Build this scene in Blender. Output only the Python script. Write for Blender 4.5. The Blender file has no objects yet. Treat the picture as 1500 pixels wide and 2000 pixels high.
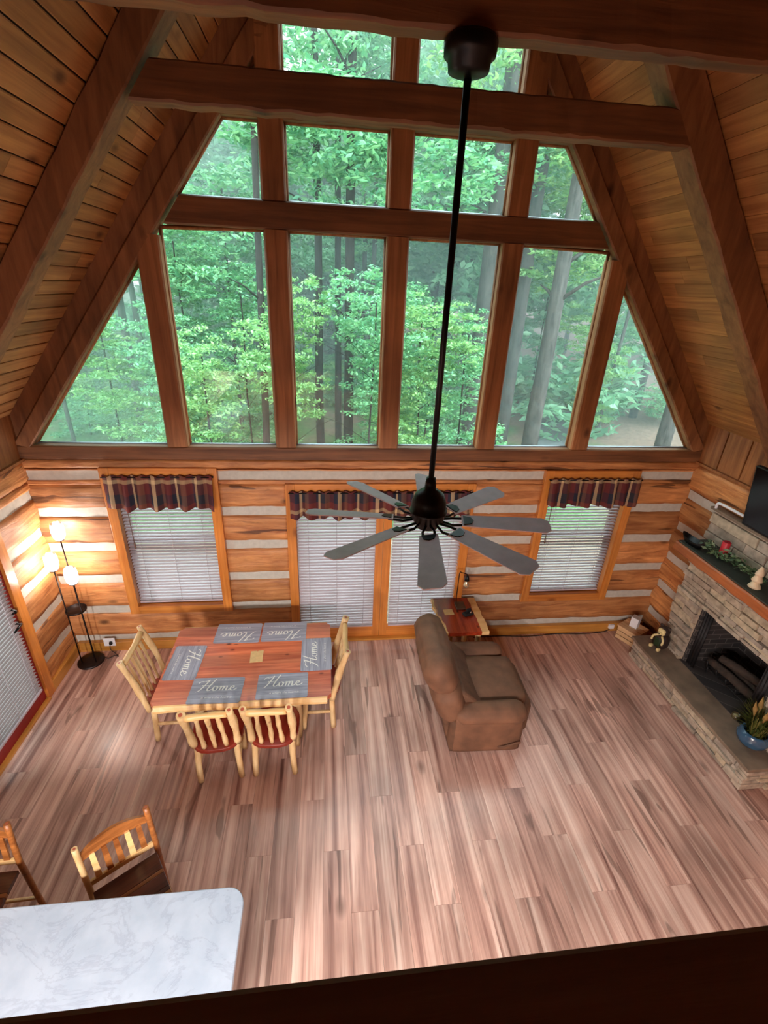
import bpy, bmesh, math, random
from math import sin, cos, pi, radians
from mathutils import Vector, Matrix, noise

S = bpy.context.scene
COL = S.collection

# ------------------------------------------------------------------ camera, world, lights, exposure
cam_data = bpy.data.cameras.new('camera')
cam_data.sensor_fit = 'VERTICAL'
cam_data.sensor_height = 36.0
cam_data.lens = 921.43 / 2000 * 36.0
cam_data.clip_start = 0.02
cam_data.clip_end = 400
cam = bpy.data.objects.new('camera', cam_data)
COL.objects.link(cam)
rt = Vector((0.993369, -0.106958, 0.042159))
up = Vector((0.00846, 0.433713, 0.901011))
fw = Vector((0.114656, 0.89468, -0.431742))
m4 = Matrix.Identity(4)
for i in range(3):
    m4[i][0] = rt[i]; m4[i][1] = up[i]; m4[i][2] = -fw[i]
m4[0][3], m4[1][3], m4[2][3] = -0.59487, -4.54494, 3.92641
cam.matrix_world = m4
S.camera = cam

S.view_settings.view_transform = 'Standard'
S.view_settings.look = 'None'
S.view_settings.gamma = 1.0
S.view_settings.use_curve_mapping = False
S.view_settings.exposure = 0.0
S.cycles.max_bounces = 7
S.cycles.diffuse_bounces = 4
S.cycles.glossy_bounces = 3
S.cycles.transmission_bounces = 4
S.cycles.transparent_max_bounces = 10
S.cycles.caustics_reflective = False
S.cycles.caustics_refractive = False
S.cycles.sample_clamp_indirect = 6.0
S.cycles.use_denoising = True

W = bpy.data.worlds.new('overcast_sky')
S.world = W
W.use_nodes = True
bg = W.node_tree.nodes['Background']
bg.inputs['Color'].default_value = (0.74, 0.97, 1.0, 1)
bg.inputs['Strength'].default_value = 7.2


def area_light(name, loc, target, size, power, color, spread=180):
    d = bpy.data.lights.new(name, 'AREA')
    d.shape = 'DISK'
    d.size = size
    d.energy = power
    d.color = color
    d.spread = radians(spread)
    o = bpy.data.objects.new(name, d)
    COL.objects.link(o)
    o.location = loc
    o.rotation_euler = (Vector(target) - Vector(loc)).to_track_quat('-Z', 'Y').to_euler()
    return o


LIGHT_SPOTS = [(-2.5, -5.4), (-1.2, -5.4), (0.1, -5.4)]     # downlights under the loft, over the kitchen
for lx, ly in LIGHT_SPOTS:
    area_light('downlight_glow', (lx, ly, 2.43), (lx * 0.8 - 0.2, ly + 3.4, 0.2), 0.35, 92, (1.0, 0.96, 0.95))
area_light('downlight_glow', (-2.3, -7.2, 2.43), (-2.7, -7.2, 0), 0.35, 300, (1.0, 0.95, 0.92))

# ------------------------------------------------------------------ helpers
random.seed(7)


def lin(r, g, b):
    def f(c):
        c /= 255
        return c / 12.92 if c <= 0.04045 else ((c + 0.055) / 1.055) ** 2.4
    return (f(r), f(g), f(b), 1)


def catmull(pts, n=6):
    P = [Vector(p) for p in pts]
    if len(P) < 3:
        return P
    out = []
    for i in range(len(P) - 1):
        p0 = P[i - 1] if i > 0 else P[i] * 2 - P[i + 1]
        p1, p2 = P[i], P[i + 1]
        p3 = P[i + 2] if i + 2 < len(P) else P[i + 1] * 2 - P[i]
        for k in range(n):
            t = k / n
            out.append(0.5 * ((2 * p1) + (p2 - p0) * t + (2 * p0 - 5 * p1 + 4 * p2 - p3) * t * t + (3 * p1 - p0 - 3 * p2 + p3) * t ** 3))
    out.append(P[-1])
    return out


class MB:
    """collects shapes for one mesh"""
    def __init__(self):
        self.v = []; self.f = []; self.m = []; self.s = []

    def add(self, vs, fs, mat=0, smooth=False, M=None):
        o = len(self.v)
        if M is not None:
            vs = [M @ Vector(p) for p in vs]
        self.v.extend([tuple(p) for p in vs])
        for f in fs:
            self.f.append(tuple(i + o for i in f)); self.m.append(mat); self.s.append(smooth)
        return self

    def box(self, x0, x1, y0, y1, z0, z1, mat=0, M=None):
        vs = [(x0, y0, z0), (x1, y0, z0), (x1, y1, z0), (x0, y1, z0), (x0, y0, z1), (x1, y0, z1), (x1, y1, z1), (x0, y1, z1)]
        fs = [(0, 3, 2, 1), (4, 5, 6, 7), (0, 1, 5, 4), (1, 2, 6, 5), (2, 3, 7, 6), (3, 0, 4, 7)]
        return self.add(vs, fs, mat, False, M)

    def prism(self, poly, y0, y1, mat=0, axis='Y', M=None):
        """poly of (a,b) extruded along axis: Y -> (a,y,b), Z -> (a,b,z), X -> (x,a,b)"""
        def mk(a, b, c):
            return {'Y': (a, c, b), 'Z': (a, b, c), 'X': (c, a, b)}[axis]
        n = len(poly)
        vs = [mk(a, b, y0) for a, b in poly] + [mk(a, b, y1) for a, b in poly]
        fs = [tuple(range(n)), tuple(range(2 * n - 1, n - 1, -1))]
        for i in range(n):
            j = (i + 1) % n
            fs.append((j, i, i + n, j + n))
        return self.add(vs, fs, mat, False, M)

    def tube(self, pts, rad, seg=8, mat=0, capmat=None, M=None, flat=1.0, rnd=0.0):
        P = [Vector(p) for p in pts]
        n = len(P)
        if not hasattr(rad, '__len__'):
            rad = [rad] * n
        vs, fs = [], []
        t = (P[1] - P[0]).normalized()
        a = Vector((0, 0, 1)) if abs(t.z) < 0.9 else Vector((1, 0, 0))
        u = t.cross(a).normalized()
        for i in range(n):
            tt = (P[min(i + 1, n - 1)] - P[max(i - 1, 0)])
            if tt.length < 1e-9:
                tt = t
            tt.normalize()
            u = (u - tt * u.dot(tt))
            if u.length < 1e-6:
                u = tt.orthogonal()
            u.normalize()
            w = tt.cross(u)
            for k in range(seg):
                an = 2 * pi * k / seg
                r = rad[i] * (1 + (rnd * noise.noise(P[i] * 9 + Vector((k * 1.7, 0, 0))) if rnd else 0))
                vs.append(P[i] + u * cos(an) * r + w * sin(an) * r * flat)
        for i in range(n - 1):
            for k in range(seg):
                k2 = (k + 1) % seg
                fs.append((i * seg + k, i * seg + k2, (i + 1) * seg + k2, (i + 1) * seg + k))
        self.add(vs, fs, mat, True, M)
        o = len(self.v) - len(vs)
        cm = mat if capmat is None else capmat
        for e, rev in ((0, True), (n - 1, False)):
            ring = [o + e * seg + k for k in range(seg)]
            if capmat is not None:
                cv = sum((Vector(self.v[q]) for q in ring), Vector()) / seg
                i0 = len(self.v)
                self.v.extend([tuple(cv.lerp(Vector(self.v[q]), 0.5)) for q in ring])
                for k in range(seg):
                    k2 = (k + 1) % seg
                    q = (ring[k], ring[k2], i0 + k2, i0 + k)
                    self.f.append(q[::-1] if rev else q); self.m.append(mat); self.s.append(False)
                ring = [i0 + k for k in range(seg)]
            self.f.append(tuple(ring[::-1] if rev else ring)); self.m.append(cm); self.s.append(False)
        return self

    def lathe(self, prof, c=(0, 0, 0), seg=20, mat=0, M=None, closed=True):
        vs, fs = [], []
        for r, z in prof:
            for k in range(seg):
                an = 2 * pi * k / seg
                vs.append((c[0] + r * cos(an), c[1] + r * sin(an), c[2] + z))
        n = len(prof)
        for i in range(n - 1):
            for k in range(seg):
                k2 = (k + 1) % seg
                fs.append((i * seg + k, i * seg + k2, (i + 1) * seg + k2, (i + 1) * seg + k))
        if closed:
            if prof[0][0] > 1e-4:
                fs.append(tuple(range(seg - 1, -1, -1)))
            if prof[-1][0] > 1e-4:
                fs.append(tuple((n - 1) * seg + k for k in range(seg)))
        return self.add(vs, fs, mat, True, M)

    def cushion(self, c, h, r, n=7, mat=0, M=None, puff=0.0, wob=0.0):
        """rounded box, centre c, half sizes h, edge radius r"""
        vs, fs, idx = [], [], {}
        c = Vector(c); inner = [max(a - r, 0.0) for a in h]
        def vert(p):
            key = tuple(round(a, 5) for a in p)
            if key in idx:
                return idx[key]
            q = Vector([p[i] * h[i] for i in range(3)])
            cl = Vector([max(-inner[i], min(inner[i], q[i])) for i in range(3)])
            d = q - cl
            if d.length > 1e-9:
                q = cl + d.normalized() * r
            if puff:
                for ax in range(3):
                    a, b = [k for k in range(3) if k != ax]
                    if abs(p[ax]) > 0.999:
                        q[ax] += math.copysign(puff * (1 - p[a] ** 2) * (1 - p[b] ** 2), p[ax])
            if wob:
                q += Vector((noise.noise(q * 7 + c * 3), noise.noise(q * 7 + c * 3 + Vector((9, 0, 0))), noise.noise(q * 7 + c * 3 + Vector((0, 9, 0))))) * wob
            idx[key] = len(vs); vs.append(q + c)
            return idx[key]
        for ax in range(3):
            for sg in (-1, 1):
                for i in range(n):
                    for j in range(n):
                        def pt(a, b):
                            p = [0, 0, 0]
                            p[ax] = sg; p[(ax + 1) % 3] = -1 + 2 * a / n; p[(ax + 2) % 3] = -1 + 2 * b / n
                            return p
                        q = [vert(pt(i, j)), vert(pt(i + 1, j)), vert(pt(i + 1, j + 1)), vert(pt(i, j + 1))]
                        fs.append(tuple(q if sg > 0 else q[::-1]))
        return self.add(vs, fs, mat, True, M)

    def build(self, name, mats, parent=None, bevel=0.0, seg=2):
        me = bpy.data.meshes.new(name)
        me.from_pydata(self.v, [], self.f)
        if not isinstance(mats, (list, tuple)):
            mats = [mats]
        for m in mats:
            me.materials.append(m)
        me.polygons.foreach_set('material_index', self.m)
        me.polygons.foreach_set('use_smooth', self.s)
        me.update()
        o = bpy.data.objects.new(name, me)
        COL.objects.link(o)
        if parent is not None:
            o.parent = parent
        if bevel:
            b = o.modifiers.new('bevel', 'BEVEL')
            b.width = bevel; b.segments = seg; b.limit_method = 'ANGLE'; b.angle_limit = radians(40)
        return o


def thing(name, label, cat, loc=(0, 0, 0), rz=0.0, group=None):
    o = bpy.data.objects.new(name, None)
    COL.objects.link(o)
    o.empty_display_size = 0.1
    o.location = loc
    o.rotation_euler = (0, 0, rz)
    return tag(o, label, cat, group)


def tag(o, label, cat, group=None):
    o['label'] = label
    o['category'] = cat
    if group:
        o['group'] = group
    return o


def struct(o):
    o['kind'] = 'structure'
    return o


trim_n = [0]


def trim_name():
    trim_n[0] += 1
    return 'trim_%d' % trim_n[0]


def dup(root, loc, rz, label, group=None):
    r = root.copy(); COL.objects.link(r)
    r.location = loc; r.rotation_euler = (0, 0, rz); r['label'] = label
    if group:
        r['group'] = group
    for ch in list(root.children):
        c = ch.copy(); COL.objects.link(c); c.parent = r
        for g in list(ch.children):
            d = g.copy(); COL.objects.link(d); d.parent = c
    return r


# ------------------------------------------------------------------ materials
class NT:
    def __init__(self, name):
        self.mat = bpy.data.materials.new(name)
        self.mat.use_nodes = True
        self.n = self.mat.node_tree.nodes; self.l = self.mat.node_tree.links
        self.b = self.n['Principled BSDF']; self.out = self.n['Material Output']

    def node(self, t, **kw):
        x = self.n.new(t)
        for k, v in kw.items():
            if k.startswith('_'):
                setattr(x, k[1:], v)
            else:
                x.inputs[k.replace('__', ' ')].default_value = v
        return x

    def link(self, a, b):
        self.l.new(a, b)

    def ramp(self, fac, stops, interp='LINEAR'):
        r = self.n.new('ShaderNodeValToRGB')
        r.color_ramp.interpolation = interp
        e = r.color_ramp.elements
        while len(e) < len(stops):
            e.new(0.5)
        for i, (p, c) in enumerate(stops):
            e[i].position = p; e[i].color = c
        self.link(fac, r.inputs[0])
        return r.outputs[0]

    def mix(self, fac, a, b, mode='MIX'):
        x = self.n.new('ShaderNodeMix')
        x.data_type = 'RGBA'; x.blend_type = mode
        for v, s in ((fac, x.inputs[0]), (a, x.inputs[6]), (b, x.inputs[7])):
            if hasattr(v, 'is_linked'):
                self.link(v, s)
            else:
                s.default_value = v
        return x.outputs[2]


def plain(name, col, rough=0.5, metal=0.0, noise_amt=0.08, scale=30.0, bump=0.0, coat=0.0, spec=0.5):
    t = NT(name)
    tc = t.node('ShaderNodeTexCoord')
    nz = t.node('ShaderNodeTexNoise', Scale=scale, Detail=4.0)
    t.link(tc.outputs['Object'], nz.inputs['Vector'])
    k = noise_amt
    c1 = (col[0] * (1 - k), col[1] * (1 - k), col[2] * (1 - k), 1)
    c2 = (min(1, col[0] * (1 + k)), min(1, col[1] * (1 + k)), min(1, col[2] * (1 + k)), 1)
    t.link(t.ramp(nz.outputs['Fac'], [(0.3, c1), (0.7, c2)]), t.b.inputs['Base Color'])
    t.b.inputs['Roughness'].default_value = rough
    t.b.inputs['Metallic'].default_value = metal
    t.b.inputs['Coat Weight'].default_value = coat
    t.b.inputs['Specular IOR Level'].default_value = spec
    if bump:
        bp = t.node('ShaderNodeBump', Strength=bump, Distance=0.01)
        t.link(nz.outputs['Fac'], bp.inputs['Height'])
        t.link(bp.outputs[0], t.b.inputs['Normal'])
    return t.mat


def wood(name, dark, light, axis='X', fine=26.0, along=1.6, rough=0.5, island=0.35, knots=0.0, knotcol=(0.03, 0.012, 0.006, 1),
         bump=0.15, coat=0.0, cracks=0.0, knotscale=3.0, third=None):
    """grain runs along axis; tone varies per board (mesh island)"""
    t = NT(name)
    tc = t.node('ShaderNodeTexCoord')
    ge = t.node('ShaderNodeNewGeometry')
    off = t.node('ShaderNodeVectorMath', _operation='SCALE')
    cb = t.node('ShaderNodeCombineXYZ')
    for k in range(3):
        t.link(ge.outputs['Random Per Island'], cb.inputs[k])
    t.link(cb.outputs[0], off.inputs[0]); off.inputs['Scale'].default_value = 41.0
    ad = t.node('ShaderNodeVectorMath', _operation='ADD')
    t.link(tc.outputs['Object'], ad.inputs[0]); t.link(off.outputs[0], ad.inputs[1])
    mp = t.node('ShaderNodeMapping')
    sc = {'X': (along, fine, fine), 'Y': (fine, along, fine), 'Z': (fine, fine, along)}[axis]
    mp.inputs['Scale'].default_value = sc
    t.link(ad.outputs[0], mp.inputs['Vector'])
    nz = t.node('ShaderNodeTexNoise', Scale=1.0, Detail=6.0, Roughness=0.6, Distortion=0.6)
    t.link(mp.outputs[0], nz.inputs['Vector'])
    stops = [(0.32, dark), (0.68, light)] if third is None else [(0.3, dark), (0.5, third), (0.68, light)]
    col = t.ramp(nz.outputs['Fac'], stops)
    # broad blotches
    nb = t.node('ShaderNodeTexNoise', Scale=1.7, Detail=3.0)
    t.link(ad.outputs[0], nb.inputs['Vector'])
    br = t.ramp(nb.outputs['Fac'], [(0.3, (0.72, 0.72, 0.72, 1)), (0.7, (1.15, 1.15, 1.15, 1))])
    col = t.mix(1.0, col, br, 'MULTIPLY')
    # per board tone
    mr = t.node('ShaderNodeMapRange')
    mr.inputs['To Min'].default_value = 1 - island; mr.inputs['To Max'].default_value = 1 + island * 0.6
    t.link(ge.outputs['Random Per Island'], mr.inputs['Value'])
    cc = t.node('ShaderNodeCombineColor')
    for k in range(3):
        t.link(mr.outputs[0], cc.inputs[k])
    col = t.mix(1.0, col, cc.outputs[0], 'MULTIPLY')
    if knots:
        mk = t.node('ShaderNodeMapping')
        ks = {'X': (0.55, 1, 1), 'Y': (1, 0.55, 1), 'Z': (1, 1, 0.55)}[axis]
        mk.inputs['Scale'].default_value = ks
        t.link(ad.outputs[0], mk.inputs['Vector'])
        vo = t.node('ShaderNodeTexVoronoi', Scale=knotscale, Randomness=1.0)
        t.link(mk.outputs[0], vo.inputs['Vector'])
        kf = t.ramp(vo.outputs['Distance'], [(0.04, (knots, knots, knots, 1)), (0.13, (0, 0, 0, 1))])
        col = t.mix(kf, col, knotcol)
    if cracks:
        mc = t.node('ShaderNodeMapping')
        cs = {'X': (0.9, 9, 9), 'Y': (9, 0.9, 9), 'Z': (9, 9, 0.9)}[axis]
        mc.inputs['Scale'].default_value = cs
        t.link(ad.outputs[0], mc.inputs['Vector'])
        nc = t.node('ShaderNodeTexNoise', Scale=1.0, Detail=2.0, Distortion=1.0)
        t.link(mc.outputs[0], nc.inputs['Vector'])
        cf = t.ramp(nc.outputs['Fac'], [(0.33, (cracks, cracks, cracks, 1)), (0.365, (0, 0, 0, 1))])
        col = t.mix(cf, col, knotcol)
    t.link(col, t.b.inputs['Base Color'])
    t.b.inputs['Roughness'].default_value = rough
    t.b.inputs['Coat Weight'].default_value = coat
    t.b.inputs['Coat Roughness'].default_value = 0.15
    if bump:
        bp = t.node('ShaderNodeBump', Strength=bump, Distance=0.01)
        t.link(nz.outputs['Fac'], bp.inputs['Height'])
        t.link(bp.outputs[0], t.b.inputs['Normal'])
    return t.mat


def emis(name, col, strength):
    t = NT(name)
    t.b.inputs['Base Color'].default_value = col
    t.b.inputs['Emission Color'].default_value = col
    t.b.inputs['Emission Strength'].default_value = strength
    return t.mat


def pane_glass(name, ior=1.5, tint=(1, 1, 1, 1), film=0.0, filmcol=(0.6, 0.7, 0.68, 1), rough=0.0):
    t = NT(name)
    t.n.remove(t.b)
    tr = t.node('ShaderNodeBsdfTransparent', Color=tint)
    gl = t.node('ShaderNodeBsdfGlossy', Roughness=rough)
    fr = t.node('ShaderNodeFresnel', IOR=ior)
    mx = t.node('ShaderNodeMixShader')
    t.link(fr.outputs[0], mx.inputs[0]); t.link(tr.outputs[0], mx.inputs[1]); t.link(gl.outputs[0], mx.inputs[2])
    last = mx
    if film:
        df = t.node('ShaderNodeBsdfTranslucent', Color=filmcol)
        m2 = t.node('ShaderNodeMixShader')
        m2.inputs[0].default_value = film
        t.link(mx.outputs[0], m2.inputs[1]); t.link(df.outputs[0], m2.inputs[2])
        last = m2
    t.link(last.outputs[0], t.out.inputs['Surface'])
    return t.mat


def leaf_mat(name, cols, trans=0.35):
    t = NT(name)
    ge = t.node('ShaderNodeNewGeometry')
    n = len(cols)
    col = t.ramp(ge.outputs['Random Per Island'], [(i / max(1, n - 1), c) for i, c in enumerate(cols)])
    t.n.remove(t.b)
    d = t.node('ShaderNodeBsdfDiffuse'); tl = t.node('ShaderNodeBsdfTranslucent')
    gl = t.node('ShaderNodeBsdfGlossy', Roughness=0.4)
    mx = t.node('ShaderNodeMixShader'); mx.inputs[0].default_value = trans
    m2 = t.node('ShaderNodeMixShader'); m2.inputs[0].default_value = 0.06
    t.link(col, d.inputs['Color']); t.link(col, tl.inputs['Color'])
    t.link(d.outputs[0], mx.inputs[1]); t.link(tl.outputs[0], mx.inputs[2])
    t.link(mx.outputs[0], m2.inputs[1]); t.link(gl.outputs[0], m2.inputs[2])
    t.link(m2.outputs[0], t.out.inputs['Surface'])
    return t.mat


M = {}
M['log_x'] = wood('hewn_pine_log', lin(164, 96, 52), lin(224, 156, 96), 'X', 20, 2.2, 0.55, 0.30, 0.8, lin(60, 28, 14), 0.9, cracks=0.75)
M['log_y'] = wood('hewn_pine_log_side', lin(166, 98, 52), lin(226, 158, 96), 'Y', 20, 2.2, 0.55, 0.28, 0.8, lin(60, 28, 14), 0.9, cracks=0.75)
M['chink'] = plain('grey_chinking_mortar', lin(196, 190, 178), 0.9, 0, 0.08, 25, 0.2)
M['beam_x'] = wood('dark_pine_beam', lin(100, 62, 38), lin(146, 96, 60), 'X', 18, 1.0, 0.6, 0.2, 0.85, lin(44, 20, 10), 0.4)
M['beam_z'] = wood('dark_pine_post', lin(138, 90, 56), lin(188, 128, 82), 'Z', 18, 1.0, 0.6, 0.2, 0.85, lin(44, 20, 10), 0.3)
M['rafter'] = wood('dark_pine_rafter', lin(120, 78, 50), lin(166, 114, 74), 'Z', 14, 2.2, 0.6, 0.2, 0.8, lin(44, 20, 10), 0.4)
M['ceil'] = wood('pine_ceiling_board', lin(154, 98, 54), lin(198, 142, 84), 'Y', 22, 1.0, 0.55, 0.25, 0.8, lin(80, 40, 18), 0.2)
M['gap'] = plain('dark_gap', lin(40, 22, 12), 0.9)
M['casing_z'] = wood('varnished_orange_pine', lin(196, 112, 44), lin(226, 146, 68), 'Z', 30, 1.2, 0.3, 0.12, 0.7, lin(110, 50, 18), 0.05, coat=0.3)
M['casing_x'] = wood('varnished_orange_pine_rail', lin(196, 112, 44), lin(226, 146, 68), 'X', 30, 1.2, 0.3, 0.12, 0.7, lin(110, 50, 18), 0.05, coat=0.3)
M['base_x'] = wood('yellow_pine_baseboard', lin(190, 124, 48), lin(216, 154, 74), 'X', 30, 1.2, 0.35, 0.1, 0.4, lin(110, 60, 18), 0.05, coat=0.2)
M['base_y'] = wood('yellow_pine_baseboard_side', lin(190, 124, 48), lin(216, 154, 74), 'Y', 30, 1.2, 0.35, 0.1, 0.4, lin(110, 60, 18), 0.05, coat=0.2)
M['reveal'] = plain('shaded_window_jamb', lin(120, 66, 44), 0.5)  # dark red-brown carries the shadow inside the openings
M['floor'] = wood('rustic_floor_plank', lin(142, 100, 90), lin(238, 206, 190), 'Y', 15, 0.5, 0.34, 0.16, 0.55, lin(70, 42, 34), 0.05, coat=0.08,
                  cracks=0.5, knotscale=2.6, third=lin(206, 164, 148))
M['cedar_log'] = wood('peeled_cedar_log', lin(206, 164, 110), lin(240, 210, 158), 'Z', 14, 3.0, 0.5, 0.12, 0.7, lin(120, 70, 36), 0.1, knotscale=9)
M['cedar_end'] = plain('red_cedar_heart', lin(170, 84, 60), 0.5, 0, 0.2)
M['cedar_red'] = wood('red_cedar_top', lin(180, 74, 44), lin(232, 132, 90), 'X', 22, 1.3, 0.3, 0.3, 0.95, lin(84, 24, 12), 0.03, coat=0.35, knotscale=7.5)
M['cedar_pale'] = wood('pale_cedar_sapwood', lin(226, 172, 104), lin(246, 206, 146), 'X', 18, 2.0, 0.4, 0.1, 0.6, lin(150, 90, 40), 0.1, knotscale=6)
M['seat_red'] = plain('red_stained_seat', lin(140, 48, 34), 0.3, 0, 0.15, 12, 0, 0.4)
M['seat_dark'] = wood('striped_cedar_seat', lin(66, 30, 20), lin(120, 58, 40), 'X', 20, 1.5, 0.35, 0.3, 0.4, lin(30, 12, 8), 0.05, coat=0.2)
M['stool_rail'] = wood('amber_cedar_rail', lin(118, 64, 28), lin(182, 114, 58), 'X', 20, 2.0, 0.4, 0.2, 0.6, lin(80, 36, 14), 0.05)
M['leather'] = plain('brown_suede', lin(112, 76, 54), 0.75, 0, 0.28, 7, 0.15)
M['leather_dk'] = plain('brown_suede_panel', lin(100, 68, 48), 0.8, 0, 0.28, 9, 0.15)
M['black'] = plain('black_metal', lin(22, 20, 20), 0.35, 0.6)
M['black_mat'] = plain('matte_black', lin(16, 15, 16), 0.7)
M['bronze'] = plain('dark_bronze_metal', lin(44, 34, 32), 0.4, 0.7)
M['fan_blade'] = plain('taupe_fan_blade', lin(196, 174, 180), 0.55, 0, 0.1, 14)
M['white'] = plain('white_plastic', lin(235, 235, 238), 0.4, 0, 0.03)
M['mat_grey'] = wood('grey_plank_print', lin(134, 134, 150), lin(182, 182, 196), 'X', 40, 3.0, 0.6, 0.0, 0, bump=0)
M['letter'] = plain('white_lettering', lin(240, 238, 232), 0.6, 0, 0.02)
M['card'] = plain('tan_card', lin(226, 186, 128), 0.7)
M['blind'] = plain('white_blind_slat', lin(196, 180, 186), 0.5, 0, 0.03)
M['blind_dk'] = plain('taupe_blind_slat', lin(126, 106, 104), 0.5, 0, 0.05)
M['cord'] = plain('dark_cord', lin(40, 34, 32), 0.7)
M['red_door'] = plain('red_painted_door', lin(150, 26, 34), 0.4)
M['sash'] = plain('brown_sash', lin(120, 92, 80), 0.5)
M['alu'] = plain('grey_aluminium', lin(176, 182, 190), 0.4, 0.5)
M['marble'] = None
M['stone'] = None
M['hearth_top'] = plain('brown_sandstone', lin(128, 108, 90), 0.8, 0, 0.3, 5, 0.3)
M['soot_brick'] = None
M['mantel'] = wood('mantel_pine', lin(150, 76, 36), lin(190, 108, 58), 'Y', 20, 1.4, 0.5, 0.1, 0.8, lin(60, 26, 12), 0.2)
M['slate'] = plain('dark_green_slate', lin(52, 54, 46), 0.6, 0, 0.2, 10)
M['iron'] = plain('sooty_iron', lin(36, 33, 34), 0.6, 0.4)
M['log_burnt'] = plain('charred_log', lin(60, 46, 38), 0.9, 0, 0.4, 20, 0.4)
M['candle_red'] = plain('red_wax', lin(190, 34, 48), 0.45)
M['cream'] = plain('cream_paint', lin(228, 208, 150), 0.5)
M['garland'] = leaf_mat('garland_leaf', [lin(46, 70, 44), lin(96, 122, 82), lin(130, 148, 110)], 0.1)
M['crate'] = wood('pale_crate_slat', lin(214, 168, 120), lin(236, 198, 152), 'X', 24, 2.0, 0.6, 0.15, 0.4, lin(150, 90, 50), 0.05)
M['blue_glaze'] = plain('blue_glaze', lin(50, 84, 112), 0.12, 0, 0.25, 12, 0, 0.6)
M['grass'] = leaf_mat('pot_grass', [lin(40, 56, 22), lin(86, 96, 40), lin(120, 110, 56)], 0.2)
M['plume'] = plain('tan_plume', lin(150, 116, 62), 0.9, 0, 0.25, 30)
M['maroon'] = plain('maroon_glaze', lin(96, 24, 30), 0.4)
M['bear'] = plain('dark_brown_resin', lin(48, 34, 30), 0.5, 0, 0.3, 20)
M['green_dk'] = plain('dark_green_paint', lin(30, 46, 22), 0.5)
M['rail_dark'] = wood('dark_stained_rail', lin(112, 68, 52), lin(142, 92, 72), 'X', 16, 1.2, 0.6, 0.1, 0.4, lin(20, 10, 8), 0.2)
M['cab_cream'] = plain('cream_cabinet_paint', lin(226, 216, 192), 0.45)
M['glass_win'] = pane_glass('window_glass', 1.62, (0.95, 0.99, 0.98, 1), 0.03)  # thin milky film puts a faint haze into the panes
M['glass_dim'] = pane_glass('veiled_window_glass', 1.62, (0.85, 0.95, 0.92, 1), 0.22, (0.42, 0.56, 0.5, 1))  # stronger film and dimmer tint put a hazy teal veil into this pane
M['glass_lamp'] = pane_glass('lamp_glass', 1.5, (1, 1, 1, 1), 0.25, (1, 1, 1, 1))
M['bulb'] = emis('lit_bulb', (1, 0.93, 0.86, 1), 60)
M['diffuser'] = emis('lit_downlight', (1, 0.95, 0.88, 1), 12)


def marble():
    t = NT('white_marble')
    tc = t.node('ShaderNodeTexCoord')
    n1 = t.node('ShaderNodeTexNoise', Scale=2.4, Detail=8.0, Roughness=0.65, Distortion=1.6)
    t.link(tc.outputs['Object'], n1.inputs['Vector'])
    v = t.ramp(n1.outputs['Fac'], [(0.46, (0.45, 0.52, 0.61, 1)), (0.495, (0.395, 0.45, 0.54, 1)), (0.52, (0.45, 0.52, 0.61, 1))])
    n2 = t.node('ShaderNodeTexNoise', Scale=9.0, Detail=5.0)
    t.link(tc.outputs['Object'], n2.inputs['Vector'])
    v2 = t.ramp(n2.outputs['Fac'], [(0.35, (0.86, 0.88, 0.9, 1)), (0.65, (1, 1, 1, 1))])
    t.link(t.mix(1.0, v, v2, 'MULTIPLY'), t.b.inputs['Base Color'])
    t.b.inputs['Roughness'].default_value = 0.25
    return t.mat


def stone(name, cols, rough=0.85):
    t = NT(name)
    tc = t.node('ShaderNodeTexCoord'); ge = t.node('ShaderNodeNewGeometry')
    base = t.ramp(ge.outputs['Random Per Island'], [(i / (len(cols) - 1), c) for i, c in enumerate(cols)])
    n1 = t.node('ShaderNodeTexNoise', Scale=14.0, Detail=6.0)
    t.link(tc.outputs['Object'], n1.inputs['Vector'])
    v = t.ramp(n1.outputs['Fac'], [(0.3, (0.6, 0.6, 0.6, 1)), (0.7, (1.15, 1.15, 1.15, 1))])
    t.link(t.mix(1.0, base, v, 'MULTIPLY'), t.b.inputs['Base Color'])
    t.b.inputs['Roughness'].default_value = rough
    bp = t.node('ShaderNodeBump', Strength=0.5, Distance=0.02)
    t.link(n1.outputs['Fac'], bp.inputs['Height']); t.link(bp.outputs[0], t.b.inputs['Normal'])
    return t.mat


def brick():
    t = NT('sooty_firebrick')
    tc = t.node('ShaderNodeTexCoord')
    sx = t.node('ShaderNodeSeparateXYZ'); cb = t.node('ShaderNodeCombineXYZ')
    t.link(tc.outputs['Object'], sx.inputs[0])
    ad = t.node('ShaderNodeMath', _operation='ADD')
    t.link(sx.outputs[0], ad.inputs[0]); t.link(sx.outputs[1], ad.inputs[1])
    t.link(ad.outputs[0], cb.inputs[0]); t.link(sx.outputs[2], cb.inputs[1])
    br = t.node('ShaderNodeTexBrick', Color1=lin(44, 40, 40), Color2=lin(62, 54, 52), Mortar=lin(96, 88, 84), Scale=1.0)
    br.inputs['Brick Width'].default_value = 0.2; br.inputs['Row Height'].default_value = 0.065; br.inputs['Mortar Size'].default_value = 0.005
    t.link(cb.outputs[0], br.inputs['Vector'])
    t.link(br.outputs['Color'], t.b.inputs['Base Color'])
    t.b.inputs['Roughness'].default_value = 0.9
    return t.mat


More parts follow.
